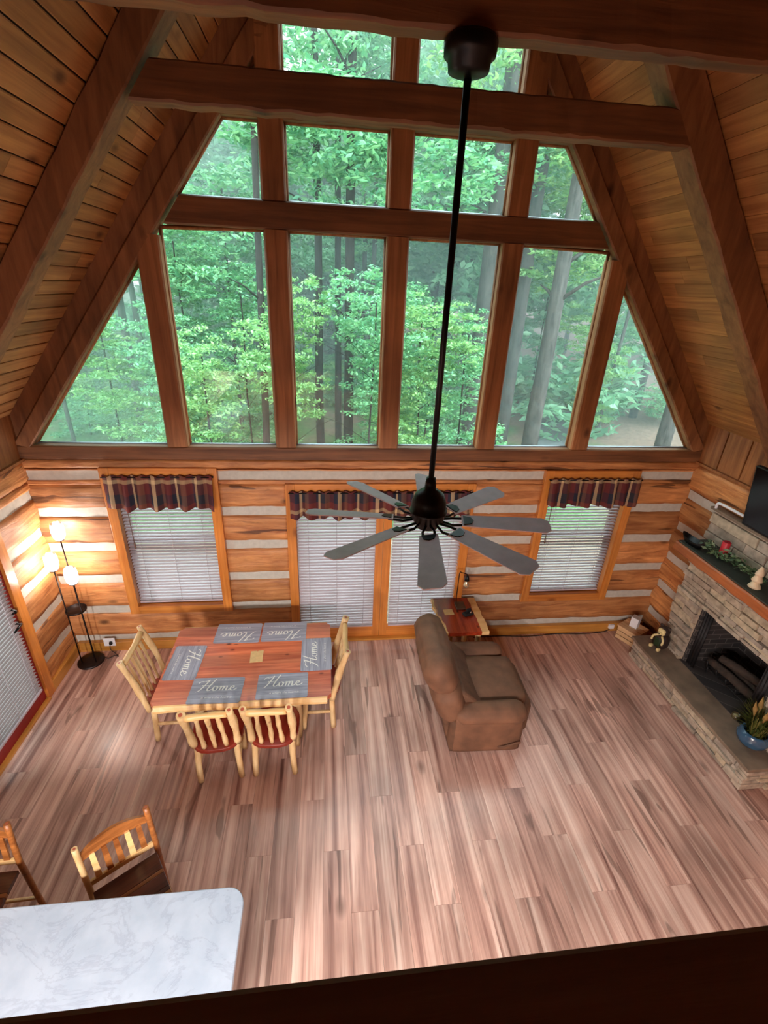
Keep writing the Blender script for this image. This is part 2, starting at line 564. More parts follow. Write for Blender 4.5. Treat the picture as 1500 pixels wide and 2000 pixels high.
def plaid(name):
    t = NT(name)
    uv = t.node('ShaderNodeUVMap')
    sx = t.node('ShaderNodeSeparateXYZ')
    t.link(uv.outputs[0], sx.inputs[0])
    cols = []
    for k, (rep, stops) in enumerate(((0.30, [(0.0, lin(96, 34, 34)), (0.30, lin(34, 34, 52)), (0.46, lin(214, 184, 138)), (0.60, lin(44, 40, 44)), (0.80, lin(120, 80, 60))]),
                                      (0.33, [(0.0, lin(96, 36, 34)), (0.34, lin(190, 160, 118)), (0.46, lin(110, 46, 40)), (0.70, lin(34, 36, 50))]))):
        dv = t.node('ShaderNodeMath', _operation='DIVIDE'); dv.inputs[1].default_value = rep
        fr = t.node('ShaderNodeMath', _operation='FRACT')
        t.link(sx.outputs[k], dv.inputs[0]); t.link(dv.outputs[0], fr.inputs[0])
        cols.append(t.ramp(fr.outputs[0], stops, 'CONSTANT'))
    t.link(t.mix(0.5, cols[0], cols[1]), t.b.inputs['Base Color'])
    t.b.inputs['Roughness'].default_value = 0.9
    return t.mat


def ground_mat():
    t = NT('leaf_litter_ground')
    tc = t.node('ShaderNodeTexCoord')
    n1 = t.node('ShaderNodeTexNoise', Scale=0.35, Detail=6.0)
    n2 = t.node('ShaderNodeTexNoise', Scale=7.0, Detail=8.0)
    t.link(tc.outputs['Object'], n1.inputs['Vector']); t.link(tc.outputs['Object'], n2.inputs['Vector'])
    sx = t.node('ShaderNodeSeparateXYZ'); t.link(tc.outputs['Object'], sx.inputs[0])
    mr = t.node('ShaderNodeMapRange'); mr.inputs['From Min'].default_value = 4.0; mr.inputs['From Max'].default_value = 9.0
    mr.inputs['To Min'].default_value = 0.16; mr.inputs['To Max'].default_value = -0.12
    t.link(sx.outputs[0], mr.inputs['Value'])
    ad = t.node('ShaderNodeMath', _operation='ADD'); t.link(n1.outputs['Fac'], ad.inputs[0]); t.link(mr.outputs[0], ad.inputs[1])
    c = t.ramp(ad.outputs[0], [(0.44, lin(140, 112, 98)), (0.6, lin(84, 122, 66))])
    v = t.ramp(n2.outputs['Fac'], [(0.3, (0.6, 0.6, 0.6, 1)), (0.7, (1.2, 1.2, 1.2, 1))])
    t.link(t.mix(1.0, c, v, 'MULTIPLY'), t.b.inputs['Base Color'])
    t.b.inputs['Roughness'].default_value = 1.0
    return t.mat


M['marble'] = marble()
M['stone'] = stone('buff_ledgestone', [lin(172, 152, 134), lin(196, 178, 158), lin(156, 142, 130), lin(200, 180, 152), lin(182, 166, 150)])
M['soot_brick'] = brick()
M['plaid'] = plaid('plaid_cloth')
M['ground'] = ground_mat()
M['asphalt'] = plain('grey_driveway', lin(112, 114, 118), 0.9, 0, 0.1, 3)
M['bark'] = wood('grey_bark', lin(40, 36, 34), lin(88, 80, 76), 'Z', 16, 2.0, 0.9, 0.0, 0, bump=0.6)
M['bark_dk'] = wood('dark_bark', lin(22, 18, 17), lin(54, 44, 40), 'Z', 18, 2.5, 0.9, 0.0, 0, bump=0.6)
M['leaf_a'] = leaf_mat('broad_green_leaf', [lin(78, 138, 98), lin(114, 170, 118), lin(152, 198, 140), lin(104, 168, 134)])
M['leaf_b'] = leaf_mat('yellow_green_leaf', [lin(104, 156, 92), lin(134, 180, 112), lin(172, 200, 130)])
M['leaf_c'] = leaf_mat('hazed_pale_leaf', [lin(110, 164, 128), lin(140, 190, 150), lin(170, 210, 170)], 0.45)  # paler green: distance haze put into the leaf colour

# ------------------------------------------------------------------ structure
HW = 3.468          # half width of the room
YB = -9.4           # wall behind the camera
CEIL = 7.28         # ceiling plane: z = CEIL - PITCH*|x|
PITCH = 1.31
RIN = 6.93          # lower line of the truss rafters
ZS, ZB0, ZB1, ZU0, ZU1 = 2.447, 4.303, 4.507, 5.03, 5.28
GR = 6.85           # lower edge of gable rafters, slope 1.316

# floor of staggered planks
mb = MB()
pw = 0.195
i = 0
x = -HW - 0.12
while x < HW + 0.12:
    y = 0.1 - ((i * 0.41) % 1.22)
    ys = [0.12, y] if y < 0.1 else [0.12]
    while ys[-1] > YB:
        ys.append(ys[-1] - 1.22)
    for a, b in zip(ys[:-1], ys[1:]):
        mb.box(x + 0.0006, x + pw - 0.0006, b + 0.0006, a - 0.0006, -0.012, 0.0)
    x += pw
    i += 1
mb.box(-HW - 0.2, HW + 0.2, YB - 0.1, 0.12, -0.15, -0.0125, 1)
struct(mb.build('floor', [M['floor'], M['gap']]))


def logwall(name, P, u0, u1, ztop, first, holes, mlog, mchink, flip=False, seed=0):
    """hewn logs with chinking between; P(u,z,d) gives the world point, d towards the room"""
    L = MB(); C = MB()
    bands = []
    z = 0.0
    k = 0
    while True:
        c = first + 0.4 * k
        if c - 0.05 >= ztop:
            bands.append((z, ztop, 0)); break
        bands.append((z, c - 0.05, 0)); bands.append((c - 0.05, min(ztop, c + 0.05), 1))
        z = c + 0.05
        if z >= ztop:
            break
        k += 1
    for (za, zb, kind) in bands:
        cuts = sorted(set([za, zb] + [h for hh in holes for h in hh[2:4] if za < h < zb]))
        for c0, c1 in zip(cuts[:-1], cuts[1:]):
            zm = (c0 + c1) / 2
            segs = [(u0, u1)]
            for (h0, h1, g0, g1) in holes:
                if g0 <= zm <= g1:
                    ns = []
                    for a, b in segs:
                        if h1 <= a or h0 >= b:
                            ns.append((a, b))
                        else:
                            if h0 > a: ns.append((a, h0))
                            if h1 < b: ns.append((h1, b))
                    segs = ns
            for a, b in segs:
                if b - a < 0.005:
                    continue
                # solid backing
                vs = [P(u, w, d) for d in (-0.05, -0.17) for (u, w) in ((a, c0), (b, c0), (b, c1), (a, c1))]
                (L if kind == 0 else C).add(vs, [(0, 1, 2, 3), (7, 6, 5, 4), (0, 4, 5, 1), (1, 5, 6, 2), (2, 6, 7, 3), (3, 7, 4, 0)], 0)
                nx = max(2, int((b - a) / 0.055)); nz = 6 if kind == 0 else 2
                vs, fs = [], []
                for j in range(nz + 1):
                    for q in range(nx + 1):
                        u = a + (b - a) * q / nx
                        w = c0 + (c1 - c0) * j / nz
                        if kind == 0:
                            d = 0.012 * noise.noise(Vector((u * 5, w * 9, seed))) + 0.011 * noise.noise(Vector((u * 9, w * 17, seed + 5)))
                            e = 0.0
                            if j in (0, nz):
                                e = 0.007 * noise.noise(Vector((u * 6, w * 3, seed + 2)))
                                d -= 0.012
                            if j == 0: w += e + 0.003
                            if j == nz: w += e - 0.003
                        else:
                            d = -0.022 + 0.003 * noise.noise(Vector((u * 8, w * 20, seed)))
                            if j == 0: w -= 0.012
                            if j == nz: w += 0.012
                        vs.append(P(u, w, d))
                for j in range(nz):
                    for q in range(nx):
                        f = (j * (nx + 1) + q, j * (nx + 1) + q + 1, (j + 1) * (nx + 1) + q + 1, (j + 1) * (nx + 1) + q)
                        fs.append(f)
                if kind == 0:      # return the edges to the backing
                    n0 = len(vs)
                    ring = [q for q in range(nx + 1)] + [j * (nx + 1) + nx for j in range(1, nz + 1)] + [nz * (nx + 1) + q for q in range(nx - 1, -1, -1)] + [j * (nx + 1) for j in range(nz - 1, 0, -1)]
                    for r_ in ring:
                        j, q = divmod(r_, nx + 1)
                        vs.append(P(a + (b - a) * q / nx, c0 + (c1 - c0) * j / nz, -0.05))
                    for t_ in range(len(ring)):
                        t2 = (t_ + 1) % len(ring)
                        fs.append((ring[t2], ring[t_], n0 + t_, n0 + t2))
                (L if kind == 0 else C).add(vs, fs, 0, True)
    w = struct(L.build(name, mlog))
    C.build('chinking', mchink, w)
    return w


W1 = (-2.80, -1.70, 0.51, 2.24)     # casing outlines on the back wall
W2 = (1.715, 2.812, 0.51, 2.22)
DR = (-1.045, 0.965, -0.01, 2.07)
cut = lambda w, e=0.02: (w[0] + e, w[1] - e, w[2] + e, w[3] - e)
wb = logwall('wall_back', lambda u, z, d: (u, -d, z), -HW - 0.06, HW + 0.06, 2.31, 0.151,
             [cut(W1), cut(W2), (DR[0] + 0.02, DR[1] - 0.02, -0.1, DR[3] - 0.02)], M['log_x'], M['chink'], seed=1)
DL = (-1.72, -0.60, -0.01, 2.1)     # red door casing on the left wall (y range)
logwall('wall_left', lambda u, z, d: (-HW + d, u, z), YB, 0.12, 2.32, 0.351,
        [(DL[0] + 0.02, DL[1] - 0.02, -0.1, DL[3] - 0.02)], M['log_y'], M['chink'], seed=11)
logwall('wall_right', lambda u, z, d: (HW - d, u, z), YB, 0.12, 2.32, 0.335, [(-1.85, -0.88, 0.27, 1.0)], M['log_y'], M['chink'], seed=23)

# upper knee walls: smooth boards between the logs and the roof
for side, sg in (('left', -1), ('right', 1)):
    mb = MB()
    y = 0.03
    k = 0
    while y > YB:
        wd = 0.30 if side == 'right' else 0.9
        x0, x1 = sg * (HW + 0.005), sg * (HW + 0.12)
        mb.box(min(x0, x1), max(x0, x1), y - wd + 0.018, y, 2.32, 2.86)
        y -= wd
        k += 1
    mb.box(min(sg * (HW + 0.03), sg * (HW + 0.2)), max(sg * (HW + 0.03), sg * (HW + 0.2)), YB, 0.14, 2.28, 2.9, 1)
    xs = sorted((sg * (HW - 0.03), sg * (HW + 0.1)))
    mb.box(xs[0], xs[1], YB, 0, 2.30, 2.325, 0)
    o = struct(mb.build(trim_name(), [wood('knee_wall_board_' + side, lin(128, 74, 38), lin(178, 114, 64), 'Z', 20, 1.2, 0.6, 0.3, 0.9, lin(60, 28, 14), 0.2), M['gap']]))

mb = MB()
mb.box(-HW - 0.2, HW + 0.2, YB - 0.15, YB, 0, 7.4)
struct(mb.build('wall_front', plain('front_wall_board', lin(190, 150, 110), 0.7)))

# ceiling boards on both slopes
mb = MB()
sl = math.hypot(1, PITCH)
for sg in (-1, 1):
    nrm = Vector((-sg * PITCH, 0, -1)).normalized()      # points down into the room
    dirv = Vector((sg, 0, -PITCH)).normalized()
    s = 0.0
    while s < 3.62 * sl:
        y0 = 0.35
        off = random.uniform(0, 2.4)
        cuts = [0.35]
        yy = 0.35 - off - 0.4
        while yy > YB:
            cuts.append(yy); yy -= 2.44
        cuts.append(YB)
        for a, b in zip(cuts[:-1], cuts[1:]):
            p0 = Vector((0, 0, CEIL)) + dirv * (s + 0.004); p1 = Vector((0, 0, CEIL)) + dirv * (s + (0.119 if sg < 0 else 0.1265))
            bv = 0.006 if sg < 0 else 0.0015
            q0 = p0 + dirv * bv; q1 = p1 - dirv * bv
            vs = []
            for y in (a - 0.001, b + 0.001):
                for p in (p0 - nrm * 0.014, p0 - nrm * 0.004, q0, q1, p1 - nrm * 0.004, p1 - nrm * 0.014):
                    vs.append((p.x, y, p.z))
            fs = [(j, j + 1, j + 7, j + 6) for j in range(5)] + [(5, 0, 6, 11), (0, 5, 4, 3, 2, 1), (6, 7, 8, 9, 10, 11)]
            mb.add(vs, fs, 0)
        s += 0.123
    p0 = Vector((0, 0, CEIL)) - nrm * 0.012 - dirv * 0.02; p1 = p0 + dirv * 3.66 * sl
    q0, q1 = p0 - nrm * 0.15, p1 - nrm * 0.15
    mb.add([(p0.x, 0.35, p0.z), (p1.x, 0.35, p1.z), (q1.x, 0.35, q1.z), (q0.x, 0.35, q0.z), (p0.x, YB, p0.z), (p1.x, YB, p1.z), (q1.x, YB, q1.z), (q0.x, YB, q0.z)],
           [(0, 1, 2, 3), (7, 6, 5, 4), (0, 4, 5, 1), (1, 5, 6, 2), (2, 6, 7, 3), (3, 7, 4, 0)], 1)
struct(mb.build('ceiling', [M['ceil'], M['gap']]))


# ------------------------------------------------------------------ timber gable of the back wall
def hewn_beam(pts0, pts1, depth0, depth1, wob=0.006, n=24, seed=0.0):
    """beam in the x/z plane: lower edge pts0->, upper edge pts1 (pairs of (x,z)), from y=depth0 (room side) to depth1"""
    mb = MB()
    (ax, az), (bx, bz) = pts0
    (cx, cz), (dx, dz) = pts1
    vs, fs = [], []
    ch = 0.012
    for i in range(n + 1):
        t = i / n
        lo = Vector((ax + (bx - ax) * t, 0, az + (bz - az) * t)); hi = Vector((cx + (dx - cx) * t, 0, cz + (dz - cz) * t))
        w = (hi - lo).normalized()
        e0 = wob * noise.noise(Vector((t * n * 0.55, seed, 0))) + 0.5 * wob * noise.noise(Vector((t * n * 1.7, seed, 3)))
        e1 = wob * noise.noise(Vector((t * n * 0.55, seed, 9)))
        e2 = wob * noise.noise(Vector((t * n * 0.5, seed, 17)))
        lo = lo + w * e0; hi = hi + w * e1
        d0 = depth0 + e2 * 0.6
        for p, y in ((lo + w * (ch + abs(e2)), d0), (hi - w * ch, d0), (hi, d0 + ch), (hi, depth1), (lo, depth1), (lo, d0 + ch + abs(e2))):
            vs.append((p.x, y, p.z))
    for i in range(n):
        for k in range(6):
            k2 = (k + 1) % 6
            fs.append((i * 6 + k, i * 6 + k2, (i + 1) * 6 + k2, (i + 1) * 6 + k))
    fs.append((5, 4, 3, 2, 1, 0)); fs.append(tuple(n * 6 + k for k in range(6)))
    mb.add(vs, fs, 0)
    return mb


def xr(z, c=GR):
    return (c - z) / 1.316


GD = 0.14       # depth of the gable timbers
struct(hewn_beam(((-HW - 0.1, 2.31), (HW + 0.1, 2.31)), ((-HW - 0.1, ZS), (HW + 0.1, ZS)), 0.0, GD, 0.004, 40, 1).build(trim_name(), M['beam_x']))
struct(hewn_beam(((-1.893, ZB0), (1.893, ZB0)), ((-1.74, ZB1), (1.74, ZB1)), 0.0, GD, 0.004, 30, 2).build(trim_name(), M['beam_x']))
struct(hewn_beam(((-1.40, ZU0), (1.40, ZU0)), ((-1.20, ZU1), (1.20, ZU1)), 0.0, GD, 0.004, 24, 3).build(trim_name(), M['beam_x']))


def post(xc, z0, z1, sd):
    hw = 0.095
    return struct(hewn_beam(((xc - hw, z0), (xc - hw, z1)), ((xc + hw, z0), (xc + hw, z1)), 0.0, GD, 0.003, 20, sd).build(trim_name(), M['beam_z']))


for k, xc in enumerate((-2.041, -1.014, 0.0, 1.014, 2.041)):
    post(xc, ZS, ZB0 if abs(xc) < 1.5 else 4.22, 10 + k)
for k, xc in enumerate((-1.014, 0.0, 1.014)):
    post(xc, ZB1, ZU0, 20 + k)
for k, xc in enumerate((-1.014, 0.0, 1.014)):
    post(xc, ZU1, 5.6 if xc else 6.9, 30 + k)
for sg in (-1, 1):
    # inner gable rafter and the darker outer board that meets the ceiling
    struct(hewn_beam(((sg * 3.36, GR - 1.316 * 3.36), (0, GR)), ((sg * 3.5, GR + 0.22 - 1.316 * 3.5), (0, GR + 0.22)), 0.0 if sg < 0 else 0.0, GD, 0.004, 40, 40 + sg).build(trim_name(), M['rafter']))
    struct(hewn_beam(((sg * 3.5, GR + 0.22 - 1.316 * 3.5), (0, GR + 0.22)), ((sg * 3.62, CEIL + 0.05 - PITCH * 3.62), (0, CEIL + 0.05)), 0.035, GD, 0.004, 40, 50 + sg).build(trim_name(), M['rafter']))

# panes: outline, glass part, stops
PANES = [
    [(-xr(ZS), ZS), (-2.136, ZS), (-2.136, GR - 1.316 * 2.136)],
    [(-1.946, ZS), (-1.109, ZS), (-1.109, ZB0), (-1.946, ZB0 - 0.02)],
    [(-0.919, ZS), (-0.095, ZS), (-0.095, ZB0), (-0.919, ZB0)],
    [(0.095, ZS), (0.919, ZS), (0.919, ZB0), (0.095, ZB0)],
    [(1.109, ZS), (1.946, ZS), (1.946, ZB0 - 0.02), (1.109, ZB0)],
    [(2.136, ZS), (xr(ZS), ZS), (2.136, GR - 1.316 * 2.136)],
    [(-xr(ZB1), ZB1), (-1.109, ZB1), (-1.109, ZU0), (-xr(ZU0), ZU0)],
    [(-0.919, ZB1), (-0.095, ZB1), (-0.095, ZU0), (-0.919, ZU0)],
    [(0.095, ZB1), (0.919, ZB1), (0.919, ZU0), (0.095, ZU0)],
    [(1.109, ZB1), (xr(ZB1), ZB1), (xr(ZU0), ZU0), (1.109, ZU0)],
    [(-xr(ZU1), ZU1), (-1.109, ZU1), (-1.109, GR - 1.316 * 1.109)],
    [(-0.919, ZU1), (-0.095, ZU1), (-0.095, GR - 1.316 * 0.095), (-0.919, GR - 1.316 * 0.919)],
    [(0.095, ZU1), (0.919, ZU1), (0.919, GR - 1.316 * 0.919), (0.095, GR - 1.316 * 0.095)],
    [(1.109, ZU1), (xr(ZU1), ZU1), (1.109, GR - 1.316 * 1.109)],
]
for n, poly in enumerate(PANES):
    mb = MB()
    for k in range(len(poly)):
        a, b = poly[k], poly[(k + 1) % len(poly)]
        low = abs(a[1] - b[1]) < 1e-6 and k == 0
        mb.tube([(a[0], 0.095, a[1]), (b[0], 0.095, b[1])], 0.016, 4, 1 if low else 0)
    f = struct(mb.build('window_%d' % (n + 1), [M['beam_z'], M['alu']]))
    g = MB().add([(x, 0.1, z) for x, z in poly], [tuple(range(len(poly)))])
    g.build('glass_pane', M['glass_dim' if n == 0 else 'glass_win'], f)

# trusses across the room: rafters and tie beams
for ty, tz0, tz1, td, sd in ((-1.15, 4.78, 4.965, 0.12, 60), (-2.12, 4.835, 5.25, 0.10, 70)):
    base = RIN if ty > -2 else CEIL
    xe0 = (base - tz0) / PITCH + 0.02; xe1 = (base - tz1) / PITCH + 0.02
    struct(hewn_beam(((-xe0, tz0), (xe0, tz0)), ((-xe1, tz1), (xe1, tz1)), ty, ty + td, 0.012, 46, sd).build(trim_name(), M['beam_x']))
    for sg in (-1, 1) if ty > -2 else ():
        ri = RIN + (0.08 if sg < 0 else 0)
        struct(hewn_beam(((sg * HW, ri - PITCH * HW), (0, ri)), ((sg * 3.55, CEIL - 0.005 - PITCH * 3.55), (0, CEIL - 0.005)), ty, ty + 0.17, 0.012, 46, sd + sg).build(trim_name(), M['rafter']))

# loft deck and its solid parapet under the camera
mb = MB()
mb.box(-HW + 0.01, HW - 0.01, YB, -4.47, 2.50, 2.64)
struct(mb.build(trim_name(), plain('loft_deck_board', lin(190, 150, 110), 0.7)))
mb = MB()
mb.box(-HW + 0.01, HW - 0.01, -4.452, -4.415, 2.40, 3.50)
mb.box(-HW + 0.01, HW - 0.01, -4.50, -4.40, 3.49, 3.528)
struct(mb.build(trim_name(), M['rail_dark'], bevel=0.004))

# baseboards
mb = MB()
mb.box(-HW + 0.02, DR[0], -0.035, 0.02, 0, 0.125); mb.box(DR[1], HW - 0.02, -0.035, 0.02, 0, 0.125)
struct(mb.build('baseboard_back', M['base_x'], bevel=0.006))
mb = MB()
mb.box(-HW - 0.02, -HW + 0.035, DL[1], -0.03, 0, 0.125); mb.box(-HW - 0.02, -HW + 0.035, YB, DL[0], 0, 0.125)
struct(mb.build('baseboard_left', M['base_y'], bevel=0.006))
mb = MB()
mb.box(HW - 0.035, HW + 0.02, YB, -2.3, 0, 0.125)
struct(mb.build('baseboard_right', M['base_y'], bevel=0.006))


# ------------------------------------------------------------------ lower windows, doors
def casing(mb, w, face, t=0.022, e=0.0):
    x0, x1, z0, z1 = w
    cw = 0.095
    mb.box(x0, x0 + cw, -face - t, -face + 0.05, z0, z1, 0)
    mb.box(x1 - cw, x1, -face - t, -face + 0.05, z0, z1, 0)
    mb.box(x0 + cw, x1 - cw, -face - t, -face + 0.05, z1 - cw, z1, 1)
    if z0 > 0:
        mb.box(x0 + cw, x1 - cw, -face - t, -face + 0.05, z0, z0 + cw, 1)


def low_window(num, w):
    mb = MB()
    casing(mb, w, 0.012)
    f = struct(mb.build('window_%d' % num, [M['casing_z'], M['casing_x']], bevel=0.003))
    x0, x1, z0, z1 = w[0] + 0.09, w[1] - 0.09, w[2] + 0.09, w[3] - 0.09
    j = MB()
    j.box(x0 - 0.02, x0 + 0.004, 0.02, 0.18, z0, z1); j.box(x1 - 0.004, x1 + 0.02, 0.02, 0.18, z0, z1)
    j.box(x0, x1, 0.02, 0.18, z0 - 0.02, z0 + 0.004); j.box(x0, x1, 0.02, 0.18, z1 - 0.004, z1 + 0.02)
    j.build('jamb', M['reveal'], f)
    s = MB()
    zm = (z0 + z1) / 2 + 0.02
    for a, b, y in ((z0, zm + 0.02, 0.10), (zm - 0.02, z1, 0.13)):
        s.box(x0, x0 + 0.04, y, y + 0.03, a, b); s.box(x1 - 0.04, x1, y, y + 0.03, a, b)
        s.box(x0, x1, y, y + 0.03, a, a + 0.045); s.box(x0, x1, y, y + 0.03, b - 0.045, b)
    s.build('sash', M['sash'], f)
    g = MB()
    g.add([(x0, 0.115, z0), (x1, 0.115, z0), (x1, 0.115, zm), (x0, 0.115, zm)], [(0, 1, 2, 3)])
    g.add([(x0, 0.145, zm), (x1, 0.145, zm), (x1, 0.145, z1), (x0, 0.145, z1)], [(0, 1, 2, 3)])
    g.build('glass_pane', M['glass_win'], f)
    return (x0, x1, z0, z1)


def blind(name, label, x0, x1, z0, z1, y, tilt, group=None, P=None, wand=True):
    """horizontal slat blind; P maps (u, y, z) to the world, default the back wall"""
    P = P or (lambda u, yy, z: (u, yy, z))
    t = thing(name, label, 'blind', P((x0 + x1) / 2, y, z1), 0, group)
    inv = Vector(t.location)
    mp = lambda u, yy, z: tuple(Vector(P(u, yy, z)) - inv)
    s = MB()
    z = z0 + 0.05
    w = 0.0215
    while z < z1 - 0.05:
        dy, dz = w * cos(tilt), w * sin(tilt)
        vs = [mp(x0, y - dy, z - dz), mp(x1, y - dy, z - dz), mp(x1, y, z + 0.003), mp(x0, y, z + 0.003), mp(x1, y + dy, z + dz), mp(x0, y + dy, z + dz)]
        vs2 = [mp(x0, y - dy, z - dz - 0.0018), mp(x1, y - dy, z - dz - 0.0018), mp(x1, y, z + 0.0012), mp(x0, y, z + 0.0012), mp(x1, y + dy, z + dz - 0.0018), mp(x0, y + dy, z + dz - 0.0018)]
        s.add(vs + vs2, [(0, 1, 2, 3), (3, 2, 4, 5), (7, 6, 9, 8), (8, 9, 11, 10), (0, 6, 7, 1), (5, 4, 10, 11), (1, 7, 8, 2), (2, 8, 10, 4), (3, 9, 6, 0), (5, 11, 9, 3)])
        z += 0.038
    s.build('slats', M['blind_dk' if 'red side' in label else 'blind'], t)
    h = MB()
    def bx(mb, a, b, c, d, e, f):
        vs = [mp(*p) for p in ((a, c, e), (b, c, e), (b, d, e), (a, d, e), (a, c, f), (b, c, f), (b, d, f), (a, d, f))]
        mb.add(vs, [(0, 3, 2, 1), (4, 5, 6, 7), (0, 1, 5, 4), (1, 2, 6, 5), (2, 3, 7, 6), (3, 0, 4, 7)])
    bx(h, x0, x1, y - 0.025, y + 0.025, z1 - 0.045, z1)
    h.build('head_rail', M['blind'], t)
    b = MB(); bx(b, x0, x1, y - 0.022, y + 0.022, z0 + 0.008, z0 + 0.028)
    b.build('bottom_rail', M['blind'], t)
    c = MB()
    for fr in (0.14, 0.5, 0.86) if x1 - x0 > 0.5 else (0.2, 0.8):
        for yy in (-0.023, 0.023):
            c.tube([mp(x0 + (x1 - x0) * fr, y + yy, z0 + 0.02), mp(x0 + (x1 - x0) * fr, y + yy, z1 - 0.03)], 0.0016, 4)
    c.build('ladder_cord', M['blind'], t)
    if wand:
        wd = MB().tube([mp(x0 + 0.07, y - 0.034, z1 - 0.05), mp(x0 + 0.075, y - 0.036, z1 - 0.75)], 0.004, 6)
        wd.tube([mp(x0 + 0.075, y - 0.036, z1 - 0.75), mp(x0 + 0.076, y - 0.036, z1 - 0.82)], 0.009, 6)
        wd.build('tilt_wand', M['sash'], t)
    return t


def valance(label, x0, x1, z0, z1, seed):
    t = thing('curtain_valance', label, 'curtain', ((x0 + x1) / 2, -0.035, z1 - 0.03))
    cx, cz = (x0 + x1) / 2, z1 - 0.03
    nx, nz = int((x1 - x0) / 0.012), 10
    vs, fs, uv = [], [], []
    gather = 1.5
    for j in range(nz + 1):
        f = j / nz
        z = z1 - (z1 - z0) * f
        for i in range(nx + 1):
            u = x0 + (x1 - x0) * i / nx
            ph = u * 46 + 1.6 * noise.noise(Vector((u * 4, seed, 0)))
            amp = (0.014 + 0.028 * f) * (0.8 + 0.5 * noise.noise(Vector((u * 5, seed + 3, 0))))
            if f < 0.12:
                amp = 0.010
            y = -0.055 - amp * (1 + sin(ph)) - 0.01 * f
            zz = z + (0.016 * sin(u * 23 + seed) * f if f > 0.5 else 0) + 0.006 * noise.noise(Vector((u * 20, f * 3, seed))) * f
            if j == 0:
                zz += 0.008 * sin(u * 70)
            vs.append((u - cx, y + 0.035, zz - cz)); uv.append((u * gather + 0.012 * sin(ph + 1.2), z))
    for j in range(nz):
        for i in range(nx):
            fs.append((j * (nx + 1) + i, j * (nx + 1) + i + 1, (j + 1) * (nx + 1) + i + 1, (j + 1) * (nx + 1) + i))
    mb = MB().add(vs, fs, 0, True)
    o = mb.build('cloth', M['plaid'], t)
    ul = o.data.uv_layers.new(name='UVMap')
    for lp in o.data.loops:
        ul.data[lp.index].uv = uv[lp.vertex_index]
    so = o.modifiers.new('thick', 'SOLIDIFY'); so.thickness = 0.002
    rd = MB().tube([(x0 - cx - 0.01, -0.03, 0.012), (x1 - cx + 0.01, -0.03, 0.012)], 0.007, 8)
    rd.tube([(x0 - cx, -0.03, 0.012), (x0 - cx, 0.0, 0.012)], 0.006, 6).tube([(x1 - cx, -0.03, 0.012), (x1 - cx, 0.0, 0.012)], 0.006, 6)
    rd.build('curtain_rod', M['black'], t)
    return t


o1 = low_window(15, W1)
o2 = low_window(16, W2)
blind('window_blind', 'white slat blind in the orange pine window nearest the floor lamp', o1[0] + 0.008, o1[1] - 0.008, o1[2] + 0.01, o1[3] - 0.005, 0.05, radians(10))
blind('window_blind', 'bright white slat blind in the window nearest the stone fireplace', o2[0] + 0.008, o2[1] - 0.008, o2[2] + 0.01, o2[3] - 0.005, 0.05, radians(2))
valance('short plaid valance over the window beside the floor lamp', -2.765, -1.74, 1.83, 2.175, 1)
valance('short plaid valance over the window nearest the fireplace', 1.765, 2.815, 1.83, 2.14, 5)
valance('wide plaid valance over the double glass door behind the fan', -1.0, 0.92, 1.71, 2.0, 9)

# double glass door in the back wall
mb = MB()
casing(mb, (DR[0], DR[1], 0, DR[3]), 0.012)
d1 = struct(mb.build('door_1', [M['casing_z'], M['casing_x']], bevel=0.003))
leafs = ((-0.955, -0.005), (-0.002, 0.875))
for n, (a, b) in enumerate(leafs):
    lf = MB()
    st = 0.09
    lf.box(a, a + st if n else a + 0.03, 0.03, 0.075, 0.02, 1.98, 0); lf.box(b - st if not n else b - 0.03, b, 0.03, 0.075, 0.02, 1.98, 0)
    lf.box(a, b, 0.031, 0.074, 0.02, 0.19, 1); lf.box(a, b, 0.031, 0.074, 1.88, 1.98, 1)
    lo = lf.build('door_leaf', [M['casing_z'], M['casing_x']], d1)
    MB().add([(a, 0.055, 0.18), (b, 0.055, 0.18), (b, 0.055, 1.9), (a, 0.055, 1.9)], [(0, 1, 2, 3)]).build('glass_pane', M['glass_win'], lo)
mb = MB(); mb.box(DR[0] + 0.09, DR[1] - 0.09, -0.03, 0.17, -0.004, 0.022)
mb.build('threshold', M['base_x'], d1)
jb = MB(); jb.box(DR[0] + 0.07, DR[0] + 0.095, 0.02, 0.17, 0, 2.0); jb.box(DR[1] - 0.095, DR[1] - 0.07, 0.02, 0.17, 0, 2.0); jb.box(DR[0] + 0.08, DR[1] - 0.08, 0.02, 0.17, 1.975, 2.0)
jb.build('jamb', M['reveal'], d1)
blind('door_blind', 'pale slat blind on the left leaf of the double glass door', -0.945, -0.092, 0.20, 1.92, 0.0, radians(17), wand=False)
blind('door_blind', 'pale slat blind on the door leaf behind the recliner', 0.098, 0.868, 0.20, 1.92, 0.0, radians(12), wand=False)

# red side door in the left wall
X0 = -HW
mb = MB()
for a, b in ((DL[0], DL[0] + 0.11), (DL[1] - 0.11, DL[1])):
    mb.box(X0 - 0.04, X0 + 0.035, a, b, 0, DL[3])
mb.box(X0 - 0.04, X0 + 0.035, DL[0] + 0.11, DL[1] - 0.11, DL[3] - 0.11, DL[3])
d2 = struct(mb.build('door_2', M['casing_z'], bevel=0.003))
lf = MB()
ya, yb = DL[0] + 0.115, DL[1] - 0.115
lf.box(X0 - 0.03, X0 + 0.01, ya, ya + 0.1, 0.025, 1.98); lf.box(X0 - 0.03, X0 + 0.01, yb - 0.1, yb, 0.025, 1.98)
lf.box(X0 - 0.03, X0 + 0.01, ya + 0.1, yb - 0.1, 0.025, 0.17); lf.box(X0 - 0.03, X0 + 0.01, ya + 0.1, yb - 0.1, 1.86, 1.98)
lo = lf.build('door_leaf', M['red_door'], d2, bevel=0.003)
